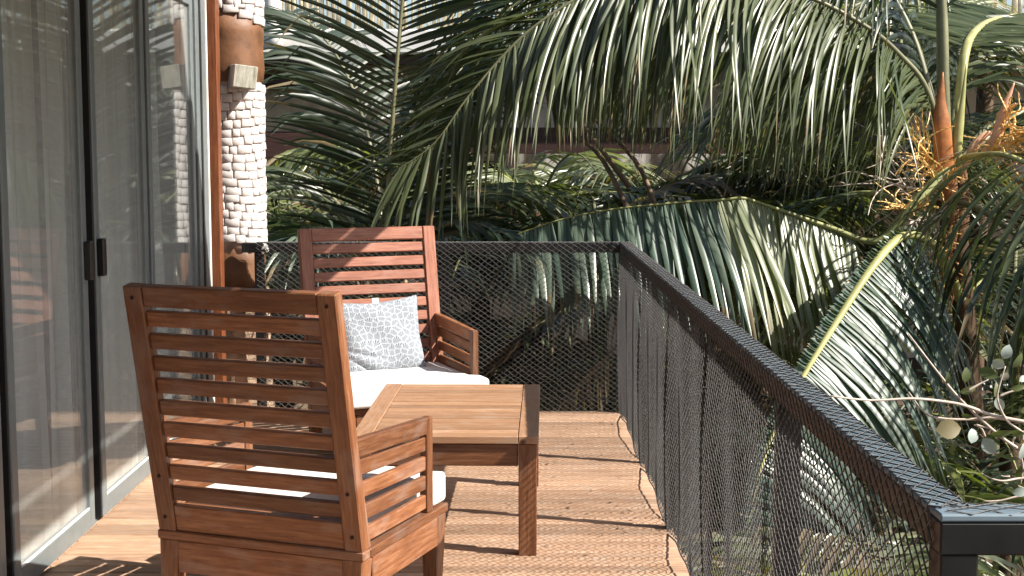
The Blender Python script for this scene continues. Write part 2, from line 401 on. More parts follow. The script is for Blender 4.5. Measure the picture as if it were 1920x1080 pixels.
tp = board('wooden_post', (-1.637, 7.70, -.3), (-1.637, 7.70, 2.56), .088, .088, M['post'], up=(0, 1, 0), bev=.004)
tag(tp, 'square orange brown wooden post between the glass doors and the stone column', 'post')

# column ---------------------------------------------------------
CX, CY, CR = -1.585, 8.02, .172
col = tag(empty('stone_column', (CX, CY, 0)), 'round column of small whitewashed stones with brown clay bands', 'column')
def lathe(name, prof, m, parent, k=36, wob=.006, seed=1, tilt=None):
    r = random.Random(seed); V = []; Fc = []
    w_ = [[r.uniform(-wob, wob) for _ in range(k)] for _ in prof]
    for i, (rr, z) in enumerate(prof):
        for j in range(k):
            a = 2 * math.pi * j / k; q = rr + w_[i][j]
            zz = z + (tilt(a, i) if tilt else 0)
            V.append((q * math.cos(a), q * math.sin(a), zz))
    for i in range(len(prof) - 1):
        for j in range(k): Fc.append([i * k + j, i * k + (j + 1) % k, (i + 1) * k + (j + 1) % k, (i + 1) * k + j])
    Fc += [list(range(k))[::-1], [(len(prof) - 1) * k + j for j in range(k)]]
    return frompy(name, V, Fc, m, parent, True)
lathe('mortar_core', [(CR - .003, z) for z in np.linspace(.9, 2.9, 20)], M['mortar'], col, wob=.001)
lathe('clay_band', [(CR - .02, 1.86), (CR + .004, 1.875), (CR + .012, 1.95), (CR + .006, 2.05), (CR + .01, 2.15), (CR + .004, 2.27), (CR - .02, 2.28)], M['clay'], col, tilt=lambda a, i: (-.05 * math.cos(a)) if i > 4 else 0)
lathe('clay_foot', [(CR - .03, .955), (CR - .01, .94), (CR + .003, .85), (CR - .004, .76), (CR + .004, .70)][::-1], M['clay'], col, seed=4, tilt=lambda a, i: .015 * math.sin(a * 3))
lathe('rough_plinth', [(CR + .06, -2.5), (CR + .04, -.3), (CR + .02, .2), (CR + .012, .45), (CR + .01, .69), (CR - .03, .705)], M['plasterlow'], col, seed=5, wob=.012)
stone_meshes = []
for q in range(7):
    r = random.Random(q + 50); bm = bmesh.new(); bmesh.ops.create_cube(bm, size=1)
    wd = r.uniform(.04, .085)
    for v in bm.verts: v.co = Vector((v.co.x * wd + r.uniform(-.004, .004), v.co.y * .024 + (r.uniform(-.003, .003) if v.co.y < 0 else 0), v.co.z * .0455 + r.uniform(-.0035, .0035)))
    bmesh.ops.bevel(bm, geom=bm.edges[:], offset=.004, segments=1, affect='EDGES')
    me = bpy.data.meshes.new('stone'); bm.to_mesh(me); bm.free(); me.shade_smooth(); me.materials.append(M['stonew']); stone_meshes.append((me, wd))
sg = Geo(); rows = [.975 + .0475 * i for i in range(19)] + [2.275 + .0475 * i for i in range(13)]
for ri, z0 in enumerate(rows):
    a = random.uniform(0, .4); end = a + 2 * math.pi - .15; rr = CR + .004 * math.sin(z0 * 3.1 + .5)
    while a < end:
        me, wd = random.choice(stone_meshes); da = (wd + .0005) / rr
        am = a + da / 2; a += da
        z = z0 + .012 * math.sin(am * 2 + z0 * 5) + random.uniform(-.003, .003)
        if z0 > 2.2: z += -.05 * math.cos(am)
        mt = Matrix.Translation((rr * math.cos(am), rr * math.sin(am), z)) @ Matrix.Rotation(am + math.pi / 2, 4, 'Z') @ Matrix.Rotation(random.uniform(-.05, .05), 4, 'Y') @ Matrix.Rotation(random.uniform(-.08, .08), 4, 'Z')
        vis = math.cos(am - math.atan2(-CY, -CX)) > -.1 and z0 < 2.5
        if vis:
            o = link('stone', me, None, col); o.matrix_local = mt
        else:
            sg.add(np.array([mt @ v.co for v in me.vertices]), [list(p.vertices) for p in me.polygons])
tag(sg.build('stones_beyond', M['stonew'], col), kind='stuff')
p = at(458, 143, y=7.75)
bs = board('beam_stub', (p.x - .1, p.y + .25, p.z), (p.x + .012, p.y - .03, p.z - .004), .13, .125, M['weathered'], up=(.12, 0, 1), bev=.004)
tag(bs, 'sawn grey weathered beam end sticking out of the stone column', 'beam end')

# roof over the terrace (out of the frame, its eave shades the doors)
rf = tag(empty('terrace_roof', (0, 0, 2.6)), 'thatched terrace roof above the doors, above the frame', 'roof')
V = [(-5.2, -3, .55), (.83, -3, .0), (.83, 6.85, .0), (-5.2, 6.85, .55)]
V += [(x, y, z + .16) for x, y, z in V]
frompy('thatch', [Vector(v) for v in V], [[3, 2, 1, 0], [4, 5, 6, 7], [0, 1, 5, 4], [1, 2, 6, 5], [2, 3, 7, 6], [3, 0, 4, 7]], M['thatch'], rf)
for y in np.arange(-2.6, 6.8, 1.0):
    board('rafter', (-5.1, y, .46), (.78, y, -.075), .07, .1, M['beam_dark'], rf)
block('eave_beam', (.70, -3, -.19), (.80, 6.8, -.125), M['beam_dark'], rf)

# ------------------------------------------------------------------ railing with net
rail = tag(empty('side_railing', (.65, 4.8, 0)), 'dark wooden railing wrapped in netting along the right side of the deck', 'railing')
def B(name, lo, hi, m, parent, o, bev=.003):
    o = Vector(o); return block(name, Vector(lo) - o, Vector(hi) - o, m, parent, bev)
RO = (.65, 4.8, 0)
B('top_rail', (.629, 2.031, .908), (.683, 7.822, .9575), M['rail_body'], rail, RO, .003)
B('rail_cap', (.627, 2.031, .958), (.685, 7.823, .97), M['cap'], rail, RO, .003)
for y, s, zb in ((6.5, .014, -.15), (5.35, .014, -.15), (4.3, .014, -.15), (3.2, .055, -.3)):
    B('post', (.632, y, zb), (.632 + s, y + .05, .91), M['black'], rail, RO)
B('post', (.63, 7.765, -.3), (.68, 7.815, .91), M['black'], rail, RO)
B('post', (.63, 1.972, -.3), (.686, 2.03, .91), M['black'], rail, RO)
er = tag(empty('end_railing', (-.4, 7.8, 0)), 'black railing with netting across the far end of the deck behind the chair', 'railing')
EO = (-.4, 7.8, 0)
B('top_rail', (-1.50, 7.768, .914), (.625, 7.822, .969), M['black'], er, EO, .004)
for x in (-1.43, -.38): B('post', (x, 7.77, -.3), (x + .05, 7.815, .913), M['black'], er, EO)
B('bottom_rail', (-1.45, 7.79, .075), (.628, 7.80, .085), M['black'], er, EO, .001)
nr = tag(empty('near_railing', (1.3, 2.0, 0)), 'black railing section turning off to the right at the near corner', 'railing')
NO = (1.3, 2.0, 0)
B('top_rail', (.628, 1.97, .908), (2.2, 2.028, .9575), M['black'], nr, NO, .003)
B('rail_cap', (.627, 1.969, .958), (2.2, 2.029, .97), M['cap'], nr, NO, .003)
B('post', (2.1, 1.976, -.3), (2.15, 2.026, .911), M['black'], nr, NO)

def net(name, length, height, fmap, parent, cw=.042, ch=.03, r=.0015, seed=1):
    """diamond lattice of cords: fmap(u, v) -> point; cords are 3-sided rods"""
    rg = np.random.default_rng(seed)
    nu = int(length / (cw / 2)); nv = int(height / (ch / 2))
    P = np.zeros((nu + 1, nv + 1, 3))
    ju = rg.normal(0, .0018, (nu + 1, nv + 1)); jv = rg.normal(0, .0016, (nu + 1, nv + 1))
    for i in range(nu + 1):
        for j in range(nv + 1):
            P[i, j] = fmap(min(max(i * cw / 2 + ju[i, j], 0), length), min(max(j * ch / 2 + jv[i, j], 0), height), height)
    I, J = np.meshgrid(np.arange(nu + 1), np.arange(nv), indexing='ij'); ok = (I + J) % 2 == 0
    A, Bp = [], []
    for d in (1, -1):
        k = ok & (I + d >= 0) & (I + d <= nu)
        A.append(P[I[k], J[k]]); Bp.append(P[I[k] + d, J[k] + 1])
    A = np.concatenate(A); Bp = np.concatenate(Bp)
    d = Bp - A; L = np.linalg.norm(d, axis=1); kk = L > 1e-4; A, Bp, d, L = A[kk], Bp[kk], d[kk], L[kk]; d /= L[:, None]
    ref = np.where(np.abs(d[:, [2]]) < .9, np.array([[0, 0, 1.]]), np.array([[1., 0, 0]]))
    s = np.cross(d, ref); s /= np.linalg.norm(s, axis=1)[:, None]; t = np.cross(d, s)
    V = []
    for E_ in (A, Bp):
        for q in range(3):
            a = 2.0944 * q; V.append(E_ + r * (s * math.cos(a) + t * math.sin(a)))
    V = np.stack(V, 1).reshape(-1, 3); nE = len(A); base = np.arange(nE)[:, None] * 6
    Fc = np.concatenate([base + np.array([[q, (q + 1) % 3, 3 + (q + 1) % 3, 3 + q]]) for q in range(3)])
    me = bpy.data.meshes.new(name); me.from_pydata(V.tolist(), [], Fc.tolist()); me.shade_smooth()
    return link(name, me, M['cord'], parent) if me.materials.append(M['cord']) is None else None
ties = [1.98, 3.22, 4.35, 5.37, 6.5, 7.79]
def side_map(u, v, h):
    y = 2.0 + u
    # profile: outer face up, over the top, down the inner face, hanging to the deck edge
    pr = [(0, .688, .905), (.068, .688, .973), (.132, .624, .973), (.20, .624, .905)]
    k = 0
    for a, b in zip(ties[:-1], ties[1:]):
        if a <= y <= b: k = math.sin(math.pi * (y - a) / (b - a))
    if v < .20:
        i = 0 if v < .068 else 1 if v < .132 else 2
        a, b = pr[i], pr[i + 1]; t = (v - a[0]) / (b[0] - a[0]); x = a[1] + (b[1] - a[1]) * t; z = a[2] + (b[2] - a[2]) * t
    else:
        t = (v - .20) / (h - .20); zb = -.015 + .055 * k
        z = .905 + (zb - .905) * t
        bulge = math.sin(math.pi * min(t, 1)) * (.006 * math.sin(y * 5.3) + .005 * math.sin(y * 11 + 3 * t) - .006) - .012 * math.sin(y * 17) * .3 * t
        x = .624 + bulge - .0 * t
    return (x - RO[0], y - RO[1], z - RO[2])
net('netting', 5.82, 1.12, side_map, rail, seed=2, r=.0017)
# hem rope along the net's foot
hp = [side_map(u, 1.12, 1.12) for u in np.linspace(0, 5.82, 80)]
Vh, Fh = tubegeo(hp, .0035, 5); frompy('hem_rope', Vh, Fh, M['cord'], rail, True)
def end_map(u, v, h):
    x = .62 - u; pr = [(0, 7.828, .905), (.068, 7.828, .972), (.132, 7.762, .972), (.20, 7.762, .905)]
    if v < .20:
        i = 0 if v < .068 else 1 if v < .132 else 2
        a, b = pr[i], pr[i + 1]; t = (v - a[0]) / (b[0] - a[0]); y = a[1] + (b[1] - a[1]) * t; z = a[2] + (b[2] - a[2]) * t
    else:
        t = (v - .2) / (h - .2); z = .905 + (.0 - .905) * t; y = 7.762 + .01 * math.sin(x * 4 + 1) * math.sin(math.pi * t)
    return (x - EO[0], y - EO[1], z - EO[2])
net('netting', 2.05, 1.12, end_map, er, seed=5)
def near_map(u, v, h):
    x = .64 + u; pr = [(0, 2.034, .905), (.068, 2.034, .973), (.132, 1.97, .973), (.14, 1.97, .965)]
    i = 0 if v < .068 else 1 if v < .132 else 2
    a, b = pr[i], pr[i + 1]; t = (v - a[0]) / (b[0] - a[0])
    return (x - NO[0], a[1] + (b[1] - a[1]) * t - NO[1], a[2] + (b[2] - a[2]) * t)
net('netting', 1.4, .14, near_map, nr, cw=.06, ch=.03, seed=6, r=.0012)
# rope knot on the far rail's left end
g = Geo(); p = at(500, 458, y=7.75)
for q in range(9):
    c = [np.array(p) + rng.normal(0, .012, 3) + np.array([0, -.02, -.004 * q]) for _ in range(4)]
    Vv, Ff = tubegeo(catmull(c, 4), .0045, 5); g.add(Vv, Ff)
tag(g.build('rope_knot', M['rope'], None, True), 'frayed grey rope knot tied on the black rail beside the column', 'rope knot')

# ------------------------------------------------------------------ chairs
def armchair(loc, ang, label, W=.724, D=.61, zt=1.09, lean=.155, mat='teak', backmat=None):
    # ang clockwise from +Y: local +Y is the chair's forward
    t = tag(empty('armchair', loc, -ang), label, 'armchair', 'slatted teak armchairs on the deck')
    m = M[mat]; bm_ = M[backmat or mat]; zf = .298
    sd = Vector((0, -lean, zt - zf)); L = sd.length; sd.normalize(); nrm = Vector((0, sd.z, -sd.y))   # slope dir, front normal
    def bp(u, s): return Vector((u, 0, zf)) + sd * s
    sw = .064
    for s in (-1, 1):
        board('back_stile', bp(s * (W / 2 - sw / 2), 0), bp(s * (W / 2 - sw / 2), L), sw, .042, bm_, t, up=nrm, bev=.004)
    iw = W / 2 - sw - .0005
    board('top_board', bp(-iw, L - .033), bp(iw, L - .033), .066, .032, bm_, t, up=nrm, bev=.004)
    board('bottom_board', bp(-iw, .045), bp(iw, .045), .088, .03, bm_, t, up=nrm, bev=.003)
    a, b = .092, L - .069; pitch = (b - a) / 9; gap = .0225
    for k in range(9):
        s = a + pitch * (k + .5) + .0
        board('back_slat', bp(-iw, s), bp(iw, s), pitch - gap, .02, bm_, t, up=nrm, bev=.004)
    # seat frame rim and aprons
    rz0, rz1 = .268, .298
    for s in (-1, 1):
        x0, x1 = sorted((s * (W / 2 + .003), s * (W / 2 - .06)))
        block('rim_board', (x0, .022, rz0), (x1, D - .001, rz1), m, t, .004)
        x0, x1 = sorted((s * (W / 2 - .004), s * (W / 2 - .03)))
        block('side_apron', (x0, .05, .165), (x1, D - .075, rz0 - .001), m, t)
    block('rim_board', (-W / 2 + .061, D - .06, rz0), (W / 2 - .061, D, rz1), m, t, .004)
    block('rim_board', (-W / 2 - .003, -.025, rz0), (W / 2 + .003, .021, rz1 - .001), m, t, .004)
    block('rear_apron', (-W / 2 + .07, -.022, .165), (W / 2 - .07, .004, rz0 - .001), m, t)
    block('front_apron', (-W / 2 + .07, D - .035, .165), (W / 2 - .07, D - .009, rz0 - .001), m, t)
    for sx in (-1, 1):
        for yy, dy in ((.008, -.02), (D - .045, .0)):
            x = sx * (W / 2 - .037)
            board('leg', (x, yy + .004, rz0 - .001), (x, yy + dy, .0), .07, .066, m, t, up=(0, 1, 0), bev=.004, taper=.72)
    for k in range(6):
        y = .07 + k * .088
        block('seat_slat', (-W / 2 + .0605, y, .262), (W / 2 - .0605, y + .055, .28), m, t)
    for s in (-1, 1):
        for q in (.05, .19, L - .035):
            c = bp(s * (W / 2 - sw / 2), q) - nrm * .0212
            board('plug', c, c - nrm * .0012, .011, .011, M['beam_dark'], t, up=(1, 0, 0), bev=.003)
    # arms: rear strip, front post, top board, slats
    va = D - .135; zr, zfn = .645, .618
    for s in (-1, 1):
        x = s * (W / 2 - .018)
        board('arm_post', (x, va, rz1), (x, va, zfn - .001), .03, .044, m, t, up=(0, 1, 0), bev=.003)
        board('arm_strip', (x, .028, rz1), (x, -.048, zr - .02), .028, .022, m, t, up=(0, 1, .12), bev=.002)
        board('arm_board', (x, -.05, zr - .028), (x, va + .022, zfn - .026), .036, .052, m, t, bev=.004) if False else None
        top0 = Vector((x, -.058, zr)); top1 = Vector((x, va - .0225, zfn))
        board('arm_board', top0 - Vector((0, 0, .028)), top1 - Vector((0, 0, .028)), .032, .056, m, t, bev=.004)
        nsl = 4; zlo = rz1 + .006
        for k in range(nsl):
            f = (k + .5) / nsl
            y0 = .012 - .055 * f
            za_ = zlo + (zr - .056 - zlo) * f; zb_ = zlo + (zfn - .056 - zlo) * f
            board('arm_slat', (x, y0 + .005, za_), (x, va - .0225, zb_), .018, .047, m, t, bev=.003)
    return t
A1 = 21.0; A2 = 157.1
ch1 = armchair((-.765, 4.19, 0), R(A1), 'slatted teak armchair in front, seen from behind, near the glass door', mat='teak')
ch2 = armchair((-.672, 7.0, 0), R(A2), 'slatted teak armchair at the far end holding the patterned pillow', mat='teak', backmat='teak_red')

def softbox(name, l, wd, t, m, seed=1, n=24, puff=.004, exp_=8, tee=0., ty_=.66):
    r = random.Random(seed); bm = bmesh.new(); bmesh.ops.create_cube(bm, size=1)
    bmesh.ops.subdivide_edges(bm, edges=bm.edges[:], cuts=n, use_grid_fill=True)
    ph = [r.uniform(0, 6) for _ in range(6)]
    rr_ = .02; wp = lambda q: math.copysign(1 - (1 - abs(q)) ** 1.9, q)
    for v in bm.verts:
        x, y, z = v.co * 2; x = wp(x); y = wp(y)
        tw = l / 2 + (tee if y > ty_ else 0)
        hx, hy, hz = tw, wd / 2, t / 2
        p = Vector((x * hx, y * hy, z * hz)); q = Vector([max(-(h - rr_), min(h - rr_, c)) for c, h in zip(p, (hx, hy, hz))])
        d = p - q; k = sum(1 for c in d if abs(c) > 1e-6)
        if k > 1: p = q + d.normalized() * max(abs(c) for c in d)
        if z > 0: p.z += puff * (1 - x * x) * (1 - y * y) + .0015 * math.sin(x * 9 + ph[0]) * math.sin(y * 8 + ph[1]) + .0012 * math.sin(x * 21 + ph[2] + 3 * y)
        v.co = p
    me = bpy.data.meshes.new(name); bm.to_mesh(me); bm.free(); me.shade_smooth(); return link(name, me, m) if me.materials.append(m) is None else None
def place_on(o, ch_loc, ang, local):
    o.matrix_world = Matrix.Translation(ch_loc) @ Matrix.Rotation(-ang, 4, 'Z') @ local
c1 = softbox('seat_cushion', .6, .585, .105, M['canvas'], 3, tee=.055)
place_on(c1, Vector((-.765, 4.19, 0)), R(A1), Matrix.Translation((0, .33, .352)))
tag(c1, 'white canvas seat cushion in the front armchair', 'cushion')
c2 = softbox('seat_cushion', .625, .60, .105, M['canvas'], 9, tee=.045)
place_on(c2, Vector((-.672, 7.0, 0)), R(A2), Matrix.Translation((-.004, .345, .352)))
tag(c2, 'white canvas seat cushion under the patterned pillow', 'cushion')

def pillow():
    n = 44; V = []; Fc = []; uvs = []
    for side in (1, -1):
        for j in range(n + 1):
            for i in range(n + 1):
                u, v = i / n * 2 - 1, j / n * 2 - 1
                d = (max(0, 1 - u ** 4) * max(0, 1 - v ** 4)) ** .5
                pin = 1 - .07 * (1 - abs(u)) * abs(v) ** 3; pin2 = 1 - .07 * (1 - abs(v)) * abs(u) ** 3
                z = side * .062 * d ** 1.0
                # slump creases near the lower left
                if side > 0:
                    for (c0, sl, am, wd) in ((-.35, -.35, .012, .05), (-.55, -.75, .014, .06)):
                        dd = v - (c0 + sl * (u + .8)); z -= am * math.exp(-(dd / wd) ** 2) * max(0, 1 - abs(u + .45) / .6) * 1.5
                    z += .004 * math.sin(u * 6 + v * 4) * d
                V.append((u * .222 * pin2, v * .19 * pin - .01 * (1 - u * u) * (v > 0) * v, z)); uvs.append((i / n, j / n))
    m_ = (n + 1) ** 2
    for s in (0, 1):
        for j in range(n):
            for i in range(n):
                q = s * m_ + j * (n + 1) + i; f = [q, q + 1, q + n + 2, q + n + 1]; Fc.append(f if s == 0 else f[::-1])
    o = frompy('pillow', V, Fc, M['pillow'], smooth=True)
    ul = o.data.uv_layers.new(name='UVMap')
    for lp in o.data.loops: ul.data[lp.index].uv = uvs[lp.vertex_index]
    o.data.validate()
    bm = bmesh.new(); bm.from_mesh(o.data); bmesh.ops.remove_doubles(bm, verts=bm.verts, dist=.0005); bm.to_mesh(o.data); bm.free()
    return o
pl = pillow(); tag(pl, 'square pillow printed with fine dark fan shapes leaning on the far chair', 'pillow')
PM = Matrix.Translation((.03, .145, .565)) @ Matrix.Rotation(R(0), 4, 'Z') @ Matrix.Rotation(R(90 + 14), 4, 'X') @ Matrix.Rotation(math.pi, 4, 'Y') @ Matrix.Rotation(R(3), 4, 'Z')
place_on(pl, Vector((-.672, 7.0, 0)), R(A2), PM)
tg = board('care_tag', (-.015, .178, .002), (.018, .178, .002), .03, .0012, M['canvas'], pl, bev=0)

# ------------------------------------------------------------------ coffee table
tb = tag(empty('coffee_table', (-.236, 5.0, 0), R(-1.6)), 'low slatted teak coffee table between the two armchairs', 'coffee table')
TW, TD, TZ = .69, 1.12, .45
fw = .075
for s in (-1, 1):
    x0, x1 = sorted((s * TW / 2, s * (TW / 2 - fw)))
    block('side_board', (x0, 0, TZ - .03), (x1, TD, TZ), M['teak_pale'], tb, .003)
    x0, x1 = sorted((s * (TW / 2 - .012), s * (TW / 2 - .035)))
    block('side_apron', (x0, .075, TZ - .12), (x1, TD - .075, TZ - .032), M['teak'], tb)
inn = TW / 2 - fw - .001
block('end_board', (-inn, 0, TZ - .03), (inn, .06, TZ - .001), M['teak_pale'], tb)
block('end_board', (-inn, TD - .06, TZ - .03), (inn, TD, TZ - .001), M['teak_pale'], tb)
ns = 14; a, b = .066, TD - .064; pt = (b - a) / ns
for k in range(ns):
    y = a + pt * k; dz = random.uniform(-.0012, .0004)
    block('slat', (-inn, y + .006, TZ - .024 + dz), (inn, y + pt - .006, TZ - .002 + dz), M['teak_pale'], tb, .002)
for y0 in (.012, TD - .034): block('end_apron', (-TW / 2 + .075, y0, TZ - .115), (TW / 2 - .075, y0 + .022, TZ - .032), M['teak'], tb)
for sx in (-1, 1):
    for y0, y1 in ((.003, .066), (TD - .066, TD - .003)):
        x = sx * (TW / 2 - .04)
        board('leg', (x, (y0 + y1) / 2, TZ - .031), (x, (y0 + y1) / 2, 0), .068, .063, M['teak'], tb, up=(0, 1, 0), taper=.98)

# ------------------------------------------------------------------ palms
def leaflet(p0, d0, W0, length, width, droop, segs=6, curl=0., twist=0., kink=None, rg=random):
    """V-folded strip leaf; returns verts, faces"""
    p = np.array(p0, float); d = np.array(d0, float); d /= np.linalg.norm(d)
    V = []; ds = length / segs
    Wv = np.array(W0, float)
    for i in range(segs + 1):
        s = i / segs
        wl = width * (min(1, .35 + s * 3.2)) * (1 - max(0, (s - .35) / .65) ** 1.6) + .0006
        Wp = Wv - Wv.dot(d) * d; nn = np.linalg.norm(Wp); Wp = Wp / nn if nn > 1e-3 else np.cross(d, (0, 0, 1))
        Np = np.cross(d, Wp); a = twist * s; Wr = Wp * math.cos(a) + Np * math.sin(a); Nr = np.cross(d, Wr)
        V += [p - Wr * wl / 2 + Nr * wl * .16, p.copy(), p + Wr * wl / 2 + Nr * wl * .16]
        g = droop * ds * (.35 + 1.3 * s)
        d = d + np.array([0, 0, -g]) + curl * ds * Np
        if kink and abs(s - kink) < .5 / segs: d = d + np.array([0, 0, -1.2])
        d /= np.linalg.norm(d); p = p + d * ds
    Fc = []
    for i in range(segs):
        q = i * 3; Fc += [[q, q + 1, q + 4, q + 3], [q + 1, q + 2, q + 5, q + 4]]
    return np.array(V), Fc
budget = {}
def frond(palm, path, sp=.04, ll=.8, wid=.034, droop=1.2, ang=40, U=None, mat='leaf', rmat='rachis', rr=(.018, .005), bare=.15, lift=.1,
          indiv=False, segs=6, seed=0, sides=(1, 1), lprof=None, kinkp=0., origin=None, end=1.0, angtip=None, jit=1.0, label=None, mat2=None, split=0):
    """one frond: rachis mesh (the part) with its leaflets as sub-parts (indiv) or one joined mesh of them"""
    r = random.Random(seed); o0 = np.array(origin if origin is not None else palm.location)
    Q = catmull(path, 8) - o0; Q, L = resample(Q, max(12, len(Q)))
    rad = np.interp(np.linspace(0, 1, len(Q)), [0, 1], rr) if len(rr) == 2 else np.interp(np.linspace(0, 1, len(Q)), np.linspace(0, 1, len(rr)), rr)
    V, Fc = tubegeo(Q, rad, 6, .75); fo = frompy('frond', V, Fc, M[rmat], palm, True)
    if label: fo['label'] = label
    T = np.gradient(Q, axis=0); T /= np.linalg.norm(T, axis=1)[:, None]
    n = int(L * (end - bare) / sp); G = Geo(); G2 = Geo(); nind = 0
    up = np.array(U if U is not None else (0, 0, 1), float)
    for i in range(n):
        t = bare + (end - bare) * (i + .5) / n; f = t * (len(Q) - 1); k = min(int(f), len(Q) - 2); fr = f - k
        P = Q[k] * (1 - fr) + Q[k + 1] * fr; Tt = T[k] * (1 - fr) + T[k + 1] * fr; Tt /= np.linalg.norm(Tt)
        S = np.cross(Tt, up); S /= np.linalg.norm(S) + 1e-6; Uu = np.cross(S, Tt)
        tt = (t - bare) / (1 - bare); m_ = mat2 if mat2 and tt < split else mat; prof = (lprof(tt) if lprof else (.55 + .45 * math.sin(min(1, tt * 1.8 + .15) * math.pi / 2)) * (1 - .62 * max(0, (tt - .55) / .45) ** 1.5))
        aa = ang if angtip is None else ang + (angtip - ang) * tt
        for s, on in ((1, sides[0]), (-1, sides[1])):
            if not on or r.random() < .03: continue
            A = R(aa + r.gauss(0, 4 * jit)); lf = lift + r.gauss(0, .08 * jit)
            d = S * s * math.cos(A) + Tt * math.sin(A) + Uu * lf
            if r.random() < .03: continue
            LL = ll * on * prof * r.uniform(.88, 1.08)
            V, Fc = leaflet(P + Tt * r.uniform(-.3, .3) * sp, d, Tt + r.gauss(0, .12) * Uu + .35 * Uu, LL, wid * r.uniform(.8, 1.15) * (.75 + .25 * prof), droop * r.uniform(.7, 1.35), segs,
                            r.gauss(0, .25) * jit, r.gauss(0, .5) * jit, r.uniform(.4, .8) if r.random() < kinkp else None)
            tone = min(.8, max(0, r.gauss(.38, .2)))
            tn = [tone] * len(V); nb = r.choice((0, 0, 3, 3, 6, 9)) if r.random() < .6 else 0
            if nb: tn[-nb:] = [1.0] * nb
            if indiv and s == indiv[1] and nind < indiv[0]:
                nind += 1
                frompy('leaflet', V, Fc, M[m_], fo, True, tn)
            elif m_ == mat: G.add(V, Fc, tn)
            else: G2.add(V, Fc, tn)
    if G.n: tag(G.build('leaflets', M[mat], fo, True), kind='stuff')
    if G2.n: tag(G2.build('leaflets', M[mat2], fo, True), kind='stuff')
    return fo
PX = lambda lst: [at(a, b, y=c) for a, b, c in lst]

cp = at(1782, 345, y=8.6)
palm = tag(empty('palm_tree', (cp.x, cp.y, gz(cp.x, cp.y))), 'coconut palm at right with orange flower stalks in its crown', 'palm')
PO = Vector(palm.location)
def rel(l, o): return [Vector(p) - o for p in l]
tp_ = PX([(1830, 1400, 8.6), (1826, 1000, 8.6), (1822, 800, 8.6), (1805, 560, 8.6), (1788, 400, 8.6)])
tp_[0].z = PO.z - .2
tr = tube('trunk', rel(tp_, PO), [.11, .085, .08, .07, .07], M['trunk'], palm, 12, n=6)
# A: the great arching frond whose leaflets hang like a curtain across the top
frond(palm, PX([(1778, 300, 8.6), (1735, 165, 8.55), (1687, 104, 8.5), (1629, 54, 8.4), (1525, -2, 8.3), (1350, -62, 8.15), (1180, -48, 8.05), (1080, 10, 8.1), (1010, 90, 8.1)]),
      sp=.016, ll=1.36, wid=.025, droop=1.5, ang=22, angtip=48, kinkp=.06, mat='leaf', rr=(.03, .02, .012, .006), bare=.1, lift=-1.0, indiv=(150, -1), segs=9, seed=11, jit=1.3,
      lprof=lambda t: (.72 + .2 * min(1, t * 4)) * (1 - .45 * max(0, (t - .6) / .4)))
frond(palm, PX([(1640, -120, 8.5), (1400, -150, 8.3), (1200, -70, 8.1), (1063, 8, 8.0), (972, 75, 7.98), (880, 178, 7.96), (813, 270, 7.96), (735, 325, 7.98)]),
      sp=.021, ll=1.0, wid=.027, droop=1.3, ang=52, U=(0, -.7, .7), mat='leaf', rr=(.022, .014, .005), bare=.2, lift=-.05, segs=7, seed=12, jit=1.1, kinkp=.06, end=.985,
      lprof=lambda t: 1 - .5 * max(0, (t - .55) / .45))
# B: the bent frond running left above the railing corner
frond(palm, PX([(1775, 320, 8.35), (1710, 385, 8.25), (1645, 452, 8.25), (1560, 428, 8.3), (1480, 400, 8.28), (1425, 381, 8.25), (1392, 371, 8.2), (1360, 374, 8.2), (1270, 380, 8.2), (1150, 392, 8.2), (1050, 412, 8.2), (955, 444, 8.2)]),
      sp=.021, ll=1.12, wid=.045, droop=.9, ang=-46, angtip=22, mat='leaf_teal', mat2='leaf_lit', split=.42, rmat='petiole', rr=(.05, .026, .013, .008, .005), bare=.26, lift=-1.25, indiv=(85, -1), jit=.7, segs=7, seed=12,  # crown side takes the leaflet colour with sunlight painted in
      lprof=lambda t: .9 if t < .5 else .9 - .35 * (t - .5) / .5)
# C: frond with a yellow midrib pointing down-left
frond(palm, PX([(1800, 560, 8.45), (1765, 480, 8.2), (1735, 450, 8.0), (1692, 443, 7.85), (1640, 494, 7.65), (1570, 600, 7.4), (1505, 706, 7.2), (1455, 800, 7.1), (1420, 900, 7.0), (1400, 1010, 7.0)]),
      sp=.02, ll=1.05, wid=.044, droop=1.7, ang=4, U=(.1, -.85, .5), mat='leaf_teal', rmat='yellow', rr=(.04, .036, .026, .016, .007), bare=.2, lift=.0, indiv=(65, -1), segs=7, seed=13, sides=(.07, 1.0), jit=.5,
      lprof=lambda t: .75 + .25 * math.sin(math.pi * min(1, t * 1.2)))
# D: right-edge frond, long leaflets hanging down-left
frond(palm, PX([(1790, 300, 8.5), (1835, 291, 8.2), (1890, 292, 7.9), (1960, 330, 7.6), (2060, 430, 7.4), (2150, 600, 7.3)]),
      sp=.034, ll=1.25, wid=.036, droop=2.4, ang=10, U=(0, -.5, 1), mat='leaf', rmat='yellow', rr=(.03, .014, .006), bare=.17, lift=-.1, segs=7, seed=14)
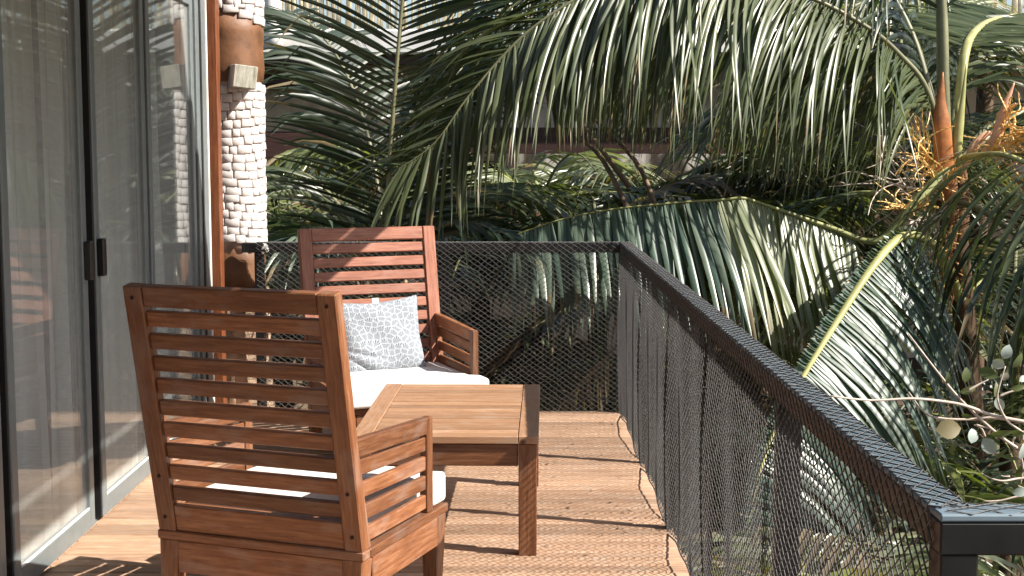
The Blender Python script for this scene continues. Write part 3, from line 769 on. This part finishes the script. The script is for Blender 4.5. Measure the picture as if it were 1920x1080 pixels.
# E, F: upright fronds in the top right
frond(palm, PX([(1772, 300, 8.6), (1768, 150, 8.6), (1764, 0, 8.6), (1740, -250, 8.6), (1660, -520, 8.5), (1480, -700, 8.3)]), sp=.04, ll=.9, wid=.036, droop=1.5, ang=35, U=(0, -1, .1), mat='leaf_dark', rmat='rachis', rr=(.055, .042, .02, .006), bare=.26, seed=15)
frond(palm, PX([(1790, 300, 8.6), (1800, 170, 8.6), (1812, 88, 8.7), (1835, 52, 9.1), (1868, 35, 9.8), (1915, 30, 10.6), (1960, 60, 11.4)]), sp=.03, ll=.95, wid=.028, droop=.7, ang=8, U=(0, -.3, 1), mat='leaf', rmat='yellow', rr=(.035, .026, .016, .005), bare=.19, seed=16, angtip=30)
frond(palm, PX([(1775, 300, 8.7), (1700, 40, 8.9), (1560, -130, 9.0), (1360, -170, 9.1), (1180, -60, 9.1), (1060, 100, 9.1)]), sp=.03, ll=1.15, wid=.038, droop=2.6, ang=30, mat='leaf_dark', rr=(.03, .02, .006), bare=.1, seed=17)
frond(palm, PX([(1800, 320, 8.7), (1850, 240, 9.2), (1960, 200, 9.8), (2080, 260, 10.2)]), sp=.036, ll=.9, wid=.034, droop=1.8, ang=35, mat='leaf', rr=(.028, .018, .006), bare=.12, seed=19)
frond(palm, PX([(1800, 380, 8.4), (1850, 400, 8.0), (1930, 470, 7.6), (2000, 620, 7.4)]), sp=.036, ll=1.0, wid=.036, droop=2.6, ang=25, mat='leaf_dark', rr=(.028, .018, .006), bare=.12, seed=20)
frond(palm, PX([(1740, 420, 8.5), (1650, 365, 8.75), (1560, 372, 9.0), (1480, 410, 9.2), (1400, 500, 9.3)]), sp=.04, ll=.8, wid=.034, droop=2.6, ang=30, mat='leaf', rmat='petiole', rr=(.03, .022, .006), bare=.3, seed=21)
for q_, (pth, mt) in enumerate((([(1700, -260, 9.7), (1520, -180, 9.6), (1370, -60, 9.5), (1250, 50, 9.5), (1150, 190, 9.5)], 'leaf'),
                        ([(1800, -200, 10.2), (1690, -60, 10.0), (1590, 30, 9.9), (1490, 130, 9.9), (1410, 250, 9.9)], 'leaf_lit'),
                        ([(1250, -240, 9.9), (1120, -120, 9.7), (1000, -20, 9.6), (900, 70, 9.6), (820, 190, 9.6)], 'leaf_dark'))):
    frond(palm, PX(pth), sp=.024, ll=.95, wid=.028, droop=2.6, ang=48, U=(0, -.7, .7), mat=mt, rr=(.02, .012, .005), bare=.08, seed=80 + q_, segs=6, jit=1.3, kinkp=.08)
# crown above the frame (seen from elsewhere, shades what stands behind)
for k, az in enumerate((115, 70, 30, -20, -60)):
    a = R(az); Ln = 3.6; e = .9 if k % 2 else .55
    pts = [cp + Vector((math.cos(a) * Ln * s * .85, math.sin(a) * Ln * s * .85, Ln * (e * s - (e * .55 + .25) * s * s) * 1.1 + .1)) for s in (0, .2, .4, .6, .8, 1)]
    if az == -60 or az == -20: pts = [q + Vector((.3, 0, 0)) for q in pts]
    frond(palm, pts, sp=.045, ll=1.0, wid=.036, droop=2.2, ang=35, mat='leaf', rr=(.03, .018, .006), bare=.16, seed=30 + k, segs=5)
# crown core: sheaths, fibre, spathes, flower stalks
def spathe(name, pts, w_, m, seed):
    return tube(name, rel(PX(pts), PO), [.012, w_, w_ * .9, w_ * .5, .004], M[m], palm, 8, .45, n=5, upv=(0, 1, 0))
spathe('spathe', [(1786, 420, 8.4), (1772, 330, 8.35), (1766, 240, 8.32), (1764, 190, 8.32), (1768, 135, 8.32)], .062, 'spathe', 1)
spathe('spathe', [(1830, 300, 8.4), (1862, 270, 8.35), (1878, 225, 8.33), (1890, 185, 8.32), (1902, 155, 8.32)], .036, 'spathe2', 2)
spathe('spathe', [(1800, 330, 8.4), (1796, 280, 8.36), (1800, 230, 8.35), (1806, 180, 8.35), (1812, 120, 8.35)], .028, 'yellow', 3)
spathe('spathe', [(1800, 330, 8.45), (1822, 285, 8.42), (1838, 262, 8.42), (1855, 250, 8.42), (1875, 262, 8.42)], .03, 'spathe2', 4)
for k in range(9):
    a = R(200 + k * 38); x0 = 1786 + 18 * math.cos(a)
    spathe('leaf_sheath', [(x0, 470, 8.6 + .09 * math.sin(a)), (x0 + 3 * math.cos(a), 420, 8.6 + .11 * math.sin(a)), (x0 + 6 * math.cos(a), 370, 8.6 + .12 * math.sin(a)), (x0 + 5 * math.cos(a), 330, 8.6 + .1 * math.sin(a)), (x0 + 2 * math.cos(a), 290, 8.6 + .08 * math.sin(a))], .034, 'fibre', k)
def stalk(base, tip, n, spread, seed, m='flower', r0=.006):
    r = np.random.default_rng(seed); G = Geo(); b = np.array(at(*base[:2], y=base[2])) - np.array(PO); e = np.array(at(*tip[:2], y=tip[2])) - np.array(PO)
    ax = e - b; L = np.linalg.norm(ax)
    main = [b, b + ax * .35 + r.normal(0, .02, 3), b + ax * .7 + r.normal(0, .02, 3), e]; Vv, Ff = tubegeo(catmull(main, 4), r0 * 1.3, 5); G.add(Vv, Ff)
    for k in range(n):
        t = r.uniform(.15, .9); p = b + ax * t; d = ax / L * .6 + r.normal(0, spread, 3); d /= np.linalg.norm(d); l = L * r.uniform(.4, .8)
        pts = [p]; q = p.copy()
        for s in range(4):
            d = d + r.normal(0, .28, 3) + np.array([0, 0, -.08]); d /= np.linalg.norm(d); q = q + d * l / 4; pts.append(q.copy())
        C_ = catmull(pts, 4); rad = r0 * .55 * (1 + .9 * (np.arange(len(C_)) % 2)) * np.linspace(1, .6, len(C_))
        Vv, Ff = tubegeo(C_, rad, 4); G.add(Vv, Ff)
    return G.build('flower_stalk', M[m], palm, False)
stalk((1840, 285, 8.38), (1925, 262, 8.3), 26, .5, 1, r0=.009); stalk((1855, 285, 8.36), (1905, 195, 8.3), 16, .4, 2, r0=.008)
stalk((1870, 290, 8.3), (1950, 215, 8.25), 18, .4, 7, r0=.009)
stalk((1780, 380, 8.45), (1640, 330, 8.3), 26, .8, 3, 'branch'); stalk((1775, 350, 8.42), (1700, 245, 8.3), 24, .7, 4)
stalk((1780, 400, 8.42), (1700, 420, 8.2), 20, .8, 5, 'branch'); stalk((1785, 420, 8.4), (1740, 500, 8.3), 20, .8, 6)
stalk((1780, 370, 8.42), (1730, 300, 8.25), 26, .9, 8); stalk((1780, 330, 8.42), (1655, 280, 8.3), 14, .8, 9, 'branch', .005)
stalk((1790, 440, 8.4), (1775, 560, 8.3), 16, .8, 10, 'spathe'); stalk((1760, 390, 8.3), (1670, 385, 8.2), 22, .9, 11)

# left palm: the upright dark frond with its rachis in the middle of the picture
p2b = at(726, 560, y=8.75)
palm2 = tag(empty('palm_tree', (p2b.x, p2b.y, gz(p2b.x, p2b.y))), 'dark young palm behind the far armchair with one upright frond', 'palm')
O2 = Vector(palm2.location)
tube('trunk', [(0, 0, -.2), (0, 0, 1.2), (0, .02, p2b.z - O2.z)], [.1, .08, .07], M['trunk'], palm2, 10)
frond(palm2, PX([(726, 560, 8.75), (726, 420, 8.7), (732, 290, 8.65), (742, 150, 8.62), (755, 0, 8.6), (775, -200, 8.55), (810, -420, 8.4)]),
      sp=.036, ll=.98, wid=.03, droop=.45, ang=20, U=(0, -1, .15), mat='leaf_dark', rmat='rachis', rr=(.022, .018, .014, .005), bare=.1, lift=.12, indiv=(150, 1), segs=7, seed=41, angtip=34,
      lprof=lambda t: .72 + .28 * min(1, t * 3), kinkp=.25, jit=.5)
fl = [([(724, 560, 8.8), (660, 420, 8.9), (580, 330, 9.1), (500, 330, 9.3), (430, 400, 9.5)], 'leaf'),
      ([(728, 560, 8.8), (790, 430, 9.0), (880, 360, 9.2), (990, 370, 9.4), (1080, 450, 9.5)], 'leaf'),
      ([(728, 560, 8.7), (760, 470, 8.5), (840, 420, 8.35), (930, 430, 8.3), (1010, 480, 8.3)], 'leaf_dark'),
      ([(724, 560, 8.7), (690, 470, 8.55), (630, 430, 8.4), (560, 440, 8.3), (500, 500, 8.3)], 'leaf_teal'),
      ([(726, 560, 8.8), (700, 300, 9.2), (640, 120, 9.6), (560, 30, 10.0), (470, 20, 10.3)], 'leaf_dark'),
      ([(728, 560, 8.8), (800, 280, 9.2), (870, 120, 9.5), (960, 60, 9.8), (1060, 110, 10.)], 'leaf_dark')]
for k, (pth, mt) in enumerate(fl):
    frond(palm2, PX(pth), sp=.04, ll=.75, wid=.03, droop=1.8, ang=38, mat=mt, rr=(.02, .014, .005), bare=.12, seed=50 + k, segs=5)

# background palms and understorey
def palm_at(px, py, y, n, Ln, label, seed, mats=('leaf', 'leaf_dark'), droop=2.0, sp=.05, wid=.034, elev=(.2, 1.1), trunk=True, ll=.7, dead=0, azr=None):
    r = random.Random(seed); c = at(px, py, y=y); g = gz(c.x, c.y)
    t = tag(empty('palm_tree', (c.x, c.y, min(g, c.z - .15))), label, 'palm', 'palms filling the slope behind the deck')
    o = Vector(t.location)
    if c.z - o.z > .3: tube('trunk', [(0, 0, -.1), (r.uniform(-.05, .05), 0, (c.z - o.z) * .5), (0, 0, c.z - o.z)], [.1, .08, .07], M['trunk'], t, 9)
    else: tube('trunk', [(0, 0, -.3), (0, 0, .05), (0, 0, c.z - o.z)], [.09, .09, .05], M['trunk'], t, 9)
    for k in range(n):
        az = 2 * math.pi * (k + r.uniform(-.3, .3)) / n if azr is None else R(r.uniform(*azr)); e = r.uniform(*elev); l = Ln * r.uniform(.8, 1.15)
        pts = [c + Vector((math.cos(az) * l * s * math.cos(e * .8), math.sin(az) * l * s * math.cos(e * .8), l * (math.sin(e) * s - (.28 + .45 * math.sin(e)) * s * s))) for s in (0, .25, .5, .75, 1)]
        dd = k < dead
        frond(t, pts, sp=sp, ll=ll * r.uniform(.85, 1.1), wid=wid, droop=droop, ang=36, mat='leaf_dry' if dd else r.choice(mats), rmat='dead' if dd else r.choice(('rachis', 'petiole')), rr=(.02, .012, .004), bare=.14, seed=seed * 31 + k, segs=4)
    return t
palm_at(1120, 460, 10.3, 11, 1.5, 'bushy palm behind the bent frond with grey dead stems', 101, dead=2)
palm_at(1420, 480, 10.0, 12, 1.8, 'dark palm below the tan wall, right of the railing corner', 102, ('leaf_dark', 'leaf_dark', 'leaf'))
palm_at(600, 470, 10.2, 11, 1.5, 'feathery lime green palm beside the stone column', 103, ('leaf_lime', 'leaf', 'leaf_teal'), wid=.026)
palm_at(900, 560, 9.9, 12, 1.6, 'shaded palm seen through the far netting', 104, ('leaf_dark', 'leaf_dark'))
palm_at(1600, 640, 9.8, 11, 1.7, 'palm under the yellow midrib frond', 105, ('leaf', 'leaf_lit'))
palm_at(1830, 800, 8.8, 11, 1.2, 'low palm filling the gap behind the shrub leaves', 123, ('leaf_dark', 'leaf'))
palm_at(1900, 560, 10.2, 11, 1.8, 'palm at the right edge behind the orange flower stalks', 106, ('leaf', 'leaf_dark'))
palm_at(1250, 760, 9.6, 12, 1.5, 'low palm with pale dry leaves outside the side netting', 107, ('leaf_dry', 'leaf_lit', 'leaf_lit'), wid=.045)
palm_at(1480, 900, 8.2, 12, 1.4, 'low palm close outside the side railing', 108, ('leaf_lit', 'leaf_lime', 'leaf_dry'), wid=.045)
palm_at(1700, 960, 8.0, 11, 1.2, 'low palm behind the near corner of the railing', 109, ('leaf_lit', 'leaf'))
palm_at(1560, 1150, 6.6, 12, 1.2, 'low palm just outside the near netting, leaves touching the light', 118, ('leaf_lit', 'leaf_dry', 'leaf_lit'), wid=.045)
palm_at(1380, 1000, 7.6, 12, 1.2, 'low palm outside the middle of the side netting', 119, ('leaf_lit', 'leaf_dry'), wid=.045)
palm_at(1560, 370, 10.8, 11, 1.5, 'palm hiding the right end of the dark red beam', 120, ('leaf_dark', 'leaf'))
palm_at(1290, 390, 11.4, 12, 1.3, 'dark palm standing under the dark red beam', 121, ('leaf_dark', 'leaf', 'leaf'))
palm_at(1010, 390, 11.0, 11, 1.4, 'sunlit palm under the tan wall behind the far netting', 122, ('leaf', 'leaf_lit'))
palm_at(1330, 560, 9.3, 10, 1.4, 'palm standing behind the railing corner in the sun', 110, ('leaf', 'leaf_lit'))
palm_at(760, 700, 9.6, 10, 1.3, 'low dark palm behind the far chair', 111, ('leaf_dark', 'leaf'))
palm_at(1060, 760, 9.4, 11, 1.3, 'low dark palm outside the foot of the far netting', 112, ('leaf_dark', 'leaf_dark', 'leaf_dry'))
palm_at(1850, 120, 12.0, 12, 2.1, 'tall palm in the top right corner', 114, ('leaf', 'leaf_lime'), ll=.8)
palm_at(520, 560, 9.2, 9, 1.0, 'small bluish palm at the foot of the stone column', 115, ('leaf_teal', 'leaf'), wid=.024)
palm_at(700, 330, 13.0, 9, 1.3, 'palm with hanging pale leaves before the white parapet', 116, ('leaf', 'leaf_lime'), droop=3, ll=.8)
palm_at(1640, 380, 11.5, 11, 1.6, 'palm between the curtain frond and the orange crown', 117, ('leaf_dark', 'leaf'))
# the dry frond leaning behind the far netting
dp = tag(empty('fallen_frond', at(1100, 700, y=8.15)), 'dry brown palm frond leaning behind the far netting', 'dry frond')
frond(dp, PX([(1000, 815, 8.1), (1045, 768, 8.1), (1105, 705, 8.12), (1165, 643, 8.15), (1230, 590, 8.2)]), sp=.05, ll=.4, wid=.036, droop=9, ang=-10, mat='leaf_dry', rmat='dead', rr=(.012, .012, .006), bare=.05, seed=77, segs=5)
lt = tube('leaning_trunk', PX([(820, 780, 8.9), (900, 700, 8.95), (985, 620, 9.0), (1080, 535, 9.1), (1180, 440, 9.2)]), [.07, .06, .055, .05, .045], M['trunk'], None, 10)
tag(lt, 'bare dark trunk leaning diagonally behind the far netting', 'trunk')
pole = board('timber_pole', at(806, 560, y=8.5), at(804, 292, y=8.5), .026, .026, M['post'], up=(0, 1, 0)); tag(pole, 'thin orange brown timber pole standing behind the far chair', 'pole')
for k, pts in enumerate(([(1180, 350, 9.2), (1120, 270, 9.3), (1060, 190, 9.5)], [(1190, 420, 9.1), (1130, 300, 9.3), (1075, 250, 9.4)], [(1230, 390, 9.2), (1190, 300, 9.3), (1090, 200, 9.6)])):
    s = tube('dead_stem', PX(pts), [.02, .016, .009], M['dead'], None, 7); tag(s, ('grey dead palm stem, longest of the three leaning together', 'grey dead palm stem, lowest of the three leaning together', 'grey dead palm stem, rightmost of the three leaning together')[k], 'palm stem', 'dead palm stems leaning behind the frond')

# ------------------------------------------------------------------ far house
hs = tag(empty('far_house', (0, 14, -1)), 'tan stucco house with dark red beams and a white parapet behind the palms', 'house')
HO = (0, 14, -1)
B('wall', (-9, 14.0, -1.6), (-1.05, 14.3, 2.36), M['stucco'], hs, HO)
B('wall', (-1.05, 14.0, 1.62), (9, 14.3, 2.36), M['stucco2'], hs, HO)
B('lower_wall', (-1.05, 16.0, -1.6), (9, 16.3, 1.19), M['stucco2'], hs, HO)
B('floor_slab', (-1.05, 14.0, 1.19), (9, 16.3, 1.249), M['stucco'], hs, HO)
B('wall', (2.95, 13.99, 1.25), (9, 14.29, 1.62), M['stucco2'], hs, HO)
B('beam', (-1.2, 13.86, 1.44), (3.1, 14.05, 1.70), M['beam_dark'], hs, HO)
B('beam', (-9, 13.8, 2.10), (-1.9, 13.99, 2.22), M['beam_dark'], hs, HO, .03)
B('beam', (-2.6, 13.82, 1.30), (-1.7, 13.99, 1.66), M['beam_dark'], hs, HO, .02)
B('parapet', (-9, 13.55, 2.40), (9, 14.5, 2.64), M['slab'], hs, HO, .02)
B('eave_board', (-9, 13.62, 2.30), (9, 13.7, 2.399), M['beam_dark'], hs, HO, .01)
B('inner_wall', (-1.05, 15.0, 1.25), (9, 15.1, 2.36), M['room'], hs, HO)
for x0 in (3.3, 5.2):
    wn_ = B('window', (x0, 13.95, 1.5), (x0 + .7, 13.988, 2.1), M['gasket'], hs, HO)
# bamboo fence on the parapet
G = Geo(); r = random.Random(5)
for i in range(230):
    x = -5 + i * .053 + r.uniform(-.02, .02); h = r.uniform(.6, 1.2)
    Vv, Ff = tubegeo(np.array([(x, 14.2 + r.uniform(-.02, .02), 2.63), (x + r.uniform(-.07, .07), 14.2, 2.63 + h)]), r.uniform(.012, .03), 5); G.add(Vv, Ff, 0)
bf = empty('bamboo_fence', (0, 14.2, 2.64)); tag(bf, 'pale bamboo cane fence on top of the white parapet', 'fence')
o = G.build('cane', M['bamboo'], bf, True); o.location = -Vector((0, 14.2, 2.64)); tag(o, kind='stuff')
o = tube('pale_trunk', PX([(512, 90, 13.4), (510, 0, 13.4), (508, -120, 13.4)]), [.1, .09, .09], M['slab'], None, 10); tag(o, 'pale grey tree trunk rising beside the column above the parapet', 'trunk')
# trees on the hill behind the house
def broad_tree(x, y, h, cr, label, seed, mat='leaf_dark'):
    r = np.random.default_rng(seed); g = gz(x, min(y, 90)); t = tag(empty('tree', (x, y, g)), label, 'tree', 'leafy trees on the hill behind the house')
    tube('trunk', [(0, 0, -.2), (.1, 0, h * .4), (0, 0, h * .8)], [.18, .13, .05], M['trunk'], t, 8)
    G = Geo(); n = 2600; c = r.normal(0, 1, (40, 3)); c /= np.linalg.norm(c, axis=1)[:, None]; c = c * cr * r.uniform(.3, .9, (40, 1)) * np.array([1, 1, .8]) + np.array([0, 0, h * .85])
    for k in range(n):
        p = c[r.integers(40)] + r.normal(0, cr * .17, 3); a = r.normal(0, 1, 3); a /= np.linalg.norm(a); b = np.cross(a, r.normal(0, 1, 3)); b /= np.linalg.norm(b); s = r.uniform(.05, .1)
        G.add(np.array([p - a * s, p + b * s * .5, p + a * s, p - b * s * .5]), [[0, 1, 2, 3]], r.uniform(0, 1))
    tag(G.build('crown', M[mat], t), kind='stuff')
for k, (x, y, h, c, lb) in enumerate(((-3.2, 17.5, 3.4, 1.5, 'leafy tree behind the bamboo fence at the left'), (0.3, 18.5, 3.6, 1.7, 'leafy tree behind the house above the middle palms'), (3.6, 17.8, 3.3, 1.5, 'leafy tree behind the house above the curtain frond'), (7.3, 18, 3.6, 1.8, 'leafy tree behind the house at the right'), (-6.5, 19, 4, 2, 'leafy tree behind the column'))):
    broad_tree(x, y, h, c, lb, 60 + k, 'leaf' if k % 2 else 'leaf_dark')

# undergrowth below the deck, one mass nobody could count
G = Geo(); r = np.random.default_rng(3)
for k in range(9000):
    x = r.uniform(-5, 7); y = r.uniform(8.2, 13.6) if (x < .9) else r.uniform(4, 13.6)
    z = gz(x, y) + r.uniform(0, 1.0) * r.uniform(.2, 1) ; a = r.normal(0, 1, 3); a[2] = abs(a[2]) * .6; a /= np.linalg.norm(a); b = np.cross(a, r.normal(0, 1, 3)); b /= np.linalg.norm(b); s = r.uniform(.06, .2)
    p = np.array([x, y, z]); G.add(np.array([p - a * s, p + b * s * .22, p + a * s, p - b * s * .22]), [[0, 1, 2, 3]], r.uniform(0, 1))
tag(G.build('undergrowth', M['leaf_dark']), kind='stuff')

# ------------------------------------------------------------------ shrub at the near right
SD = 3.1
sb = at(2000, 860, y=SD)
sh = tag(empty('shrub', (sb.x, sb.y, gz(sb.x, sb.y))), 'pale branched shrub with round grey green leaves reaching over the railing', 'shrub')
SO = Vector(sh.location)
def zz(x, y): return (1560 + x / 3, 600 + y / 3)
def sbr(pts, r0, r1):
    tube('branch', rel([at(*zz(a, b), y=SD + dz) for a, b, dz in pts], SO), [r0, (r0 + r1) / 2, r1], M['branch'], sh, 6)
main = sb
tube('stem', [(0, 0, -.1), (.05, 0, (sb.z - SO.z) * .5), Vector(at(1975, 800, y=SD)) - SO], [.02, .016, .009], M['branch'], sh, 8)
sbr([(1250, 600, 0), (1080, 572, 0), (900, 535, 0), (760, 485, -.02), (640, 460, -.03), (450, 442, -.05), (220, 452, -.07), (-10, 428, -.1)], .0052, .0022)
sbr([(1080, 572, 0), (900, 550, .02), (760, 560, .03), (610, 552, .03), (520, 520, .04), (430, 405, .05)], .004, .0018)
sbr([(1040, 720, 0), (960, 665, 0), (860, 580, 0), (760, 485, 0), (680, 400, .02), (560, 250, .04), (430, 80, .06)], .0045, .002)
sbr([(1200, 760, 0), (1080, 640, 0), (980, 560, 0), (930, 440, -.02), (950, 340, -.02), (975, 260, -.02)], .004, .0015)
sbr([(860, 655, 0), (840, 610, 0), (800, 590, .0)], .003, .0015); sbr([(810, 590, 0), (850, 600, 0), (880, 605, 0)], .003, .002)
sbr([(1240, 880, 0), (1060, 890, 0), (960, 905, -.02), (880, 885, -.02), (840, 860, -.02)], .003, .0012)
sbr([(1240, 975, 0), (1060, 990, 0), (950, 1015, 0), (850, 1020, 0)], .0032, .0014)
sbr([(1000, 880, 0), (970, 880, 0), (950, 875, 0)], .002, .001)
sbr([(1180, 610, 0), (1045, 640, 0), (1010, 705, 0)], .003, .002); sbr([(1080, 640, 0), (1060, 740, 0), (1075, 830, 0), (1060, 930, 0)], .003, .0015)
sbr([(940, 430, 0), (1000, 405, 0), (1100, 380, 0)], .003, .0015); sbr([(760, 400, 0), (830, 360, 0), (880, 335, 0)], .003, .0012)
LV = [(982, 178, 45, 33, 70, 1), (937, 245, 40, 32, -30, 1), (972, 315, 30, 25, 80, 1), (752, 308, 45, 27, 85, 0), (880, 300, 58, 34, -22, 0), (765, 388, 58, 26, 10, 0), (942, 475, 45, 28, -65, 1),
      (760, 540, 34, 15, -5, 0), (655, 615, 78, 58, 5, 0), (787, 650, 46, 34, 80, 1), (885, 708, 58, 42, -50, 1), (955, 632, 68, 24, 10, 0), (1045, 636, 40, 22, 0, 0), (1045, 378, 50, 20, 5, 0),
      (1070, 735, 52, 30, 80, 1), (1058, 850, 50, 24, 80, 0), (1060, 965, 48, 28, 8, 1), (678, 720, 42, 16, 85, 0), (1000, 775, 52, 11, -15, 0), (950, 750, 46, 13, 45, 0), (1042, 225, 52, 26, 60, 0),
      (650, 325, 38, 14, 88, 0), (1070, 330, 30, 18, 40, 1), (1090, 500, 36, 22, 60, 1), (920, 390, 46, 18, 80, 0), (1110, 680, 46, 28, 20, 0), (1130, 800, 44, 30, 50, 1), (1120, 250, 44, 28, 20, 1),
      (1150, 440, 50, 26, -20, 0), (1160, 560, 44, 28, 40, 1), (1150, 900, 40, 26, 10, 0)]
for k, (x, y, a, b, an, pale) in enumerate(LV):
    r = random.Random(k); c = at(*zz(x, y), y=SD + r.uniform(-.05, .05)); k_ = 1 / 3 / F * SD; A = a * k_; Bw = b * k_
    V = [(-A, 0, 0)]; 
    ns = 6
    rowsv = []
    for i in range(1, ns):
        s = i / ns; w_ = Bw * math.sin(math.pi * s ** .85) ** .8; cup = .16 * A * math.sin(math.pi * s)
        rowsv.append([(-A + 2 * A * s, -w_, .2 * w_ + cup), (-A + 2 * A * s, 0, cup), (-A + 2 * A * s, w_, .2 * w_ + cup)])
    for rw in rowsv: V += rw
    V.append((A, 0, 0)); e = len(V) - 1
    Fc = [[0, 2, 1], [0, 3, 2]] + [q for i in range(ns - 2) for q in ([1 + 3 * i, 2 + 3 * i, 5 + 3 * i, 4 + 3 * i], [2 + 3 * i, 3 + 3 * i, 6 + 3 * i, 5 + 3 * i])] + [[e - 3, e - 2, e], [e - 2, e - 1, e]]
    o = frompy('leaf', V, Fc, M['shrubpale' if pale else 'shrubgreen'], sh, True, [r.random()] * len(V))
    rot = Matrix.Rotation(R(90 + r.uniform(-25, 25)), 4, 'X') @ Matrix.Rotation(R(r.uniform(-20, 20)), 4, 'Y') @ Matrix.Rotation(R(an), 4, 'Z')
    o.matrix_local = Matrix.Translation(c - SO) @ rot
